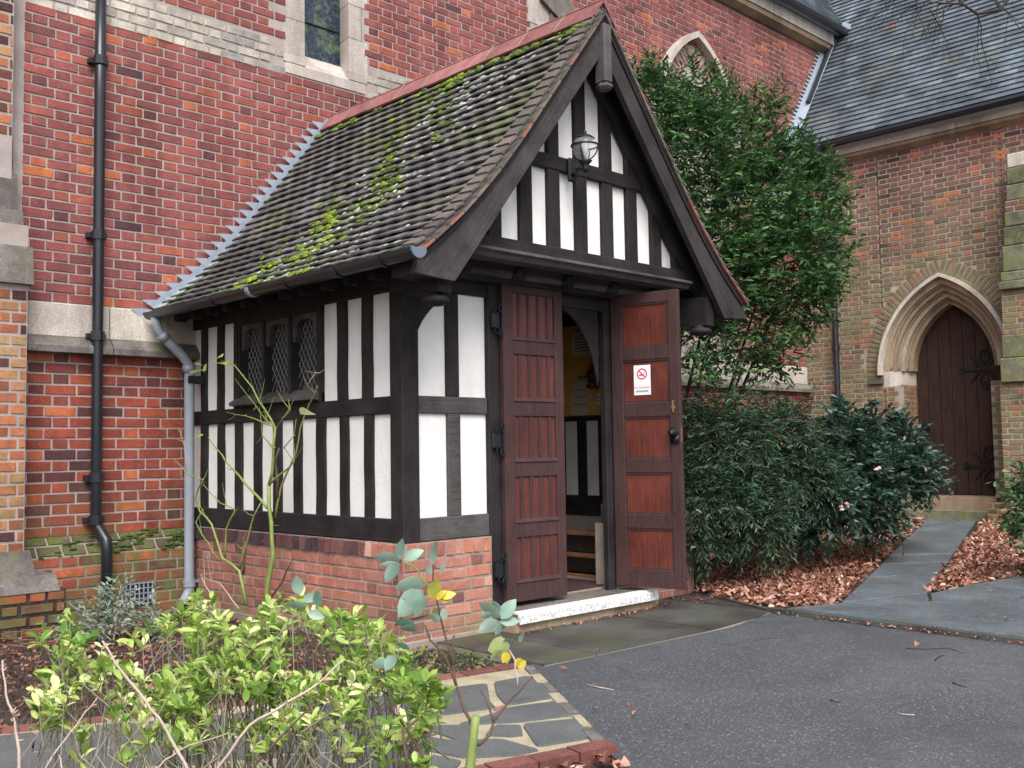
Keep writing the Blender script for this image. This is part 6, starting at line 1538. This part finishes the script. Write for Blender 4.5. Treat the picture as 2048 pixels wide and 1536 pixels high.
for px, py in ((820, 1390), (850, 1400), (870, 1380), (880, 1420), (835, 1430), (795, 1410), (860, 1450), (780, 1450), (880, 1395), (850, 1365), (800, 1375), (830, 1530), (850, 1540)):
    c = on_depth(px, py, 2.45)
    for j in range(6):
        a = j*2.4; d = np.array([math.cos(a), math.sin(a), r_.uniform(.2, 1.2)]); LM.append((j % 3, leafM(c, d, r_.uniform(.03, .048), r_.gauss(0, .3), 1.2))); LTs.append(r_.uniform(0.05, .6))
pieces('leaf', LT_LIME, LM, LTs, M_LIME, bp, 80, smooth=True, key='low')
# bare tree whose twigs hang into the top right corner
bt_ = thing('bare_tree', (7.2, -5.2, .2), 'bare winter tree whose dark twigs hang in at the top right corner', 'tree')
m = MB(); base = np.array([7.2, -5.2, .15]); fork = np.array([6.4, -4.0, 4.6]); m.tube([base, base*.6+fork*.4+[.05, 0, 0], fork], [.17, .13, .09], 10)
m.build('trunk', M_BARK, bt_)
m = MB()
def tw3(p, q, r0, depth):
    n = 4; P = [p+(q-p)*k/n+rdir(r_)*np.linalg.norm(q-p)*.035*(0 < k < n) for k in range(n+1)]
    m.tube(P, list(np.linspace(r0, r0*.5, n+1)), 5 if depth < 2 else 4, cap=False)
    if depth < 4:
        for k in range(2+(depth > 0)):
            s = P[r_.randrange(1, n+1)]; d = (q-p)/np.linalg.norm(q-p)+rdir(r_)*.75+np.array([0, 0, -.25]); d /= np.linalg.norm(d)
            tw3(s, s+d*np.linalg.norm(q-p)*r_.uniform(.45, .7), r0*.5, depth+1)
DB = 6.6
a0 = on_depth(2180, -260, DB); m.tube([fork, a0], [.07, .03], 6)
for pts, r0 in (([(2180, -260), (2060, -60), (2000, 20), (1955, 28), (1925, 8), (1905, -20)], .014), ([(2000, 20), (1985, -10)], .008), ([(1925, 8), (1880, 6), (1850, 4)], .007), ([(2180, -260), (1900, -160), (1840, -60)], .012)):
    P = [on_depth(a, b, DB) for a, b in pts]; m.tube(P, list(np.linspace(r0, r0*.5, len(P))), 6)
for a, b, c, d in ((1955, 28, 1955, 100), (1955, 28, 1975, 130), (1905, 10, 1860, 50), (1880, 6, 1850, 60), (1850, 4, 1790, 30), (1840, -60, 1830, 40), (1840, -60, 1770, 20), (1900, -20, 1880, 60), (1985, -10, 2040, 60), (1840, -60, 1740, 40), (1850, 5, 1810, 70), (1860, 20, 1900, 90)):
    tw3(on_depth(a, b, DB), on_depth(c, d, DB+.1), .004, 2)
m.build('branches', M_BARK, bt_)

Ms = []; Ts = []
for _ in range(200):
    x = r_.uniform(-.72, .0) if r_.random() < .8 else r_.uniform(-1.3, -.7); t = r_.random(); z_ = r_.uniform(.005, .014)
    if math.sin(x*14+t*5) < -.2: continue
    p = np.array([x, D+.02-.14*t-.012, .72-.16*t+.004]); Ms.append((r_.randrange(4), M34(p, (z_*2.2, 0, 0), (0, z_*1.4, 0), (0, 0, z_*.6)))); Ts.append(r_.uniform(0, .3))
merged('moss', BLOB, Ms, Ts, M_MOSS, bpy.data.objects['battered_plinth'], 'stuff')
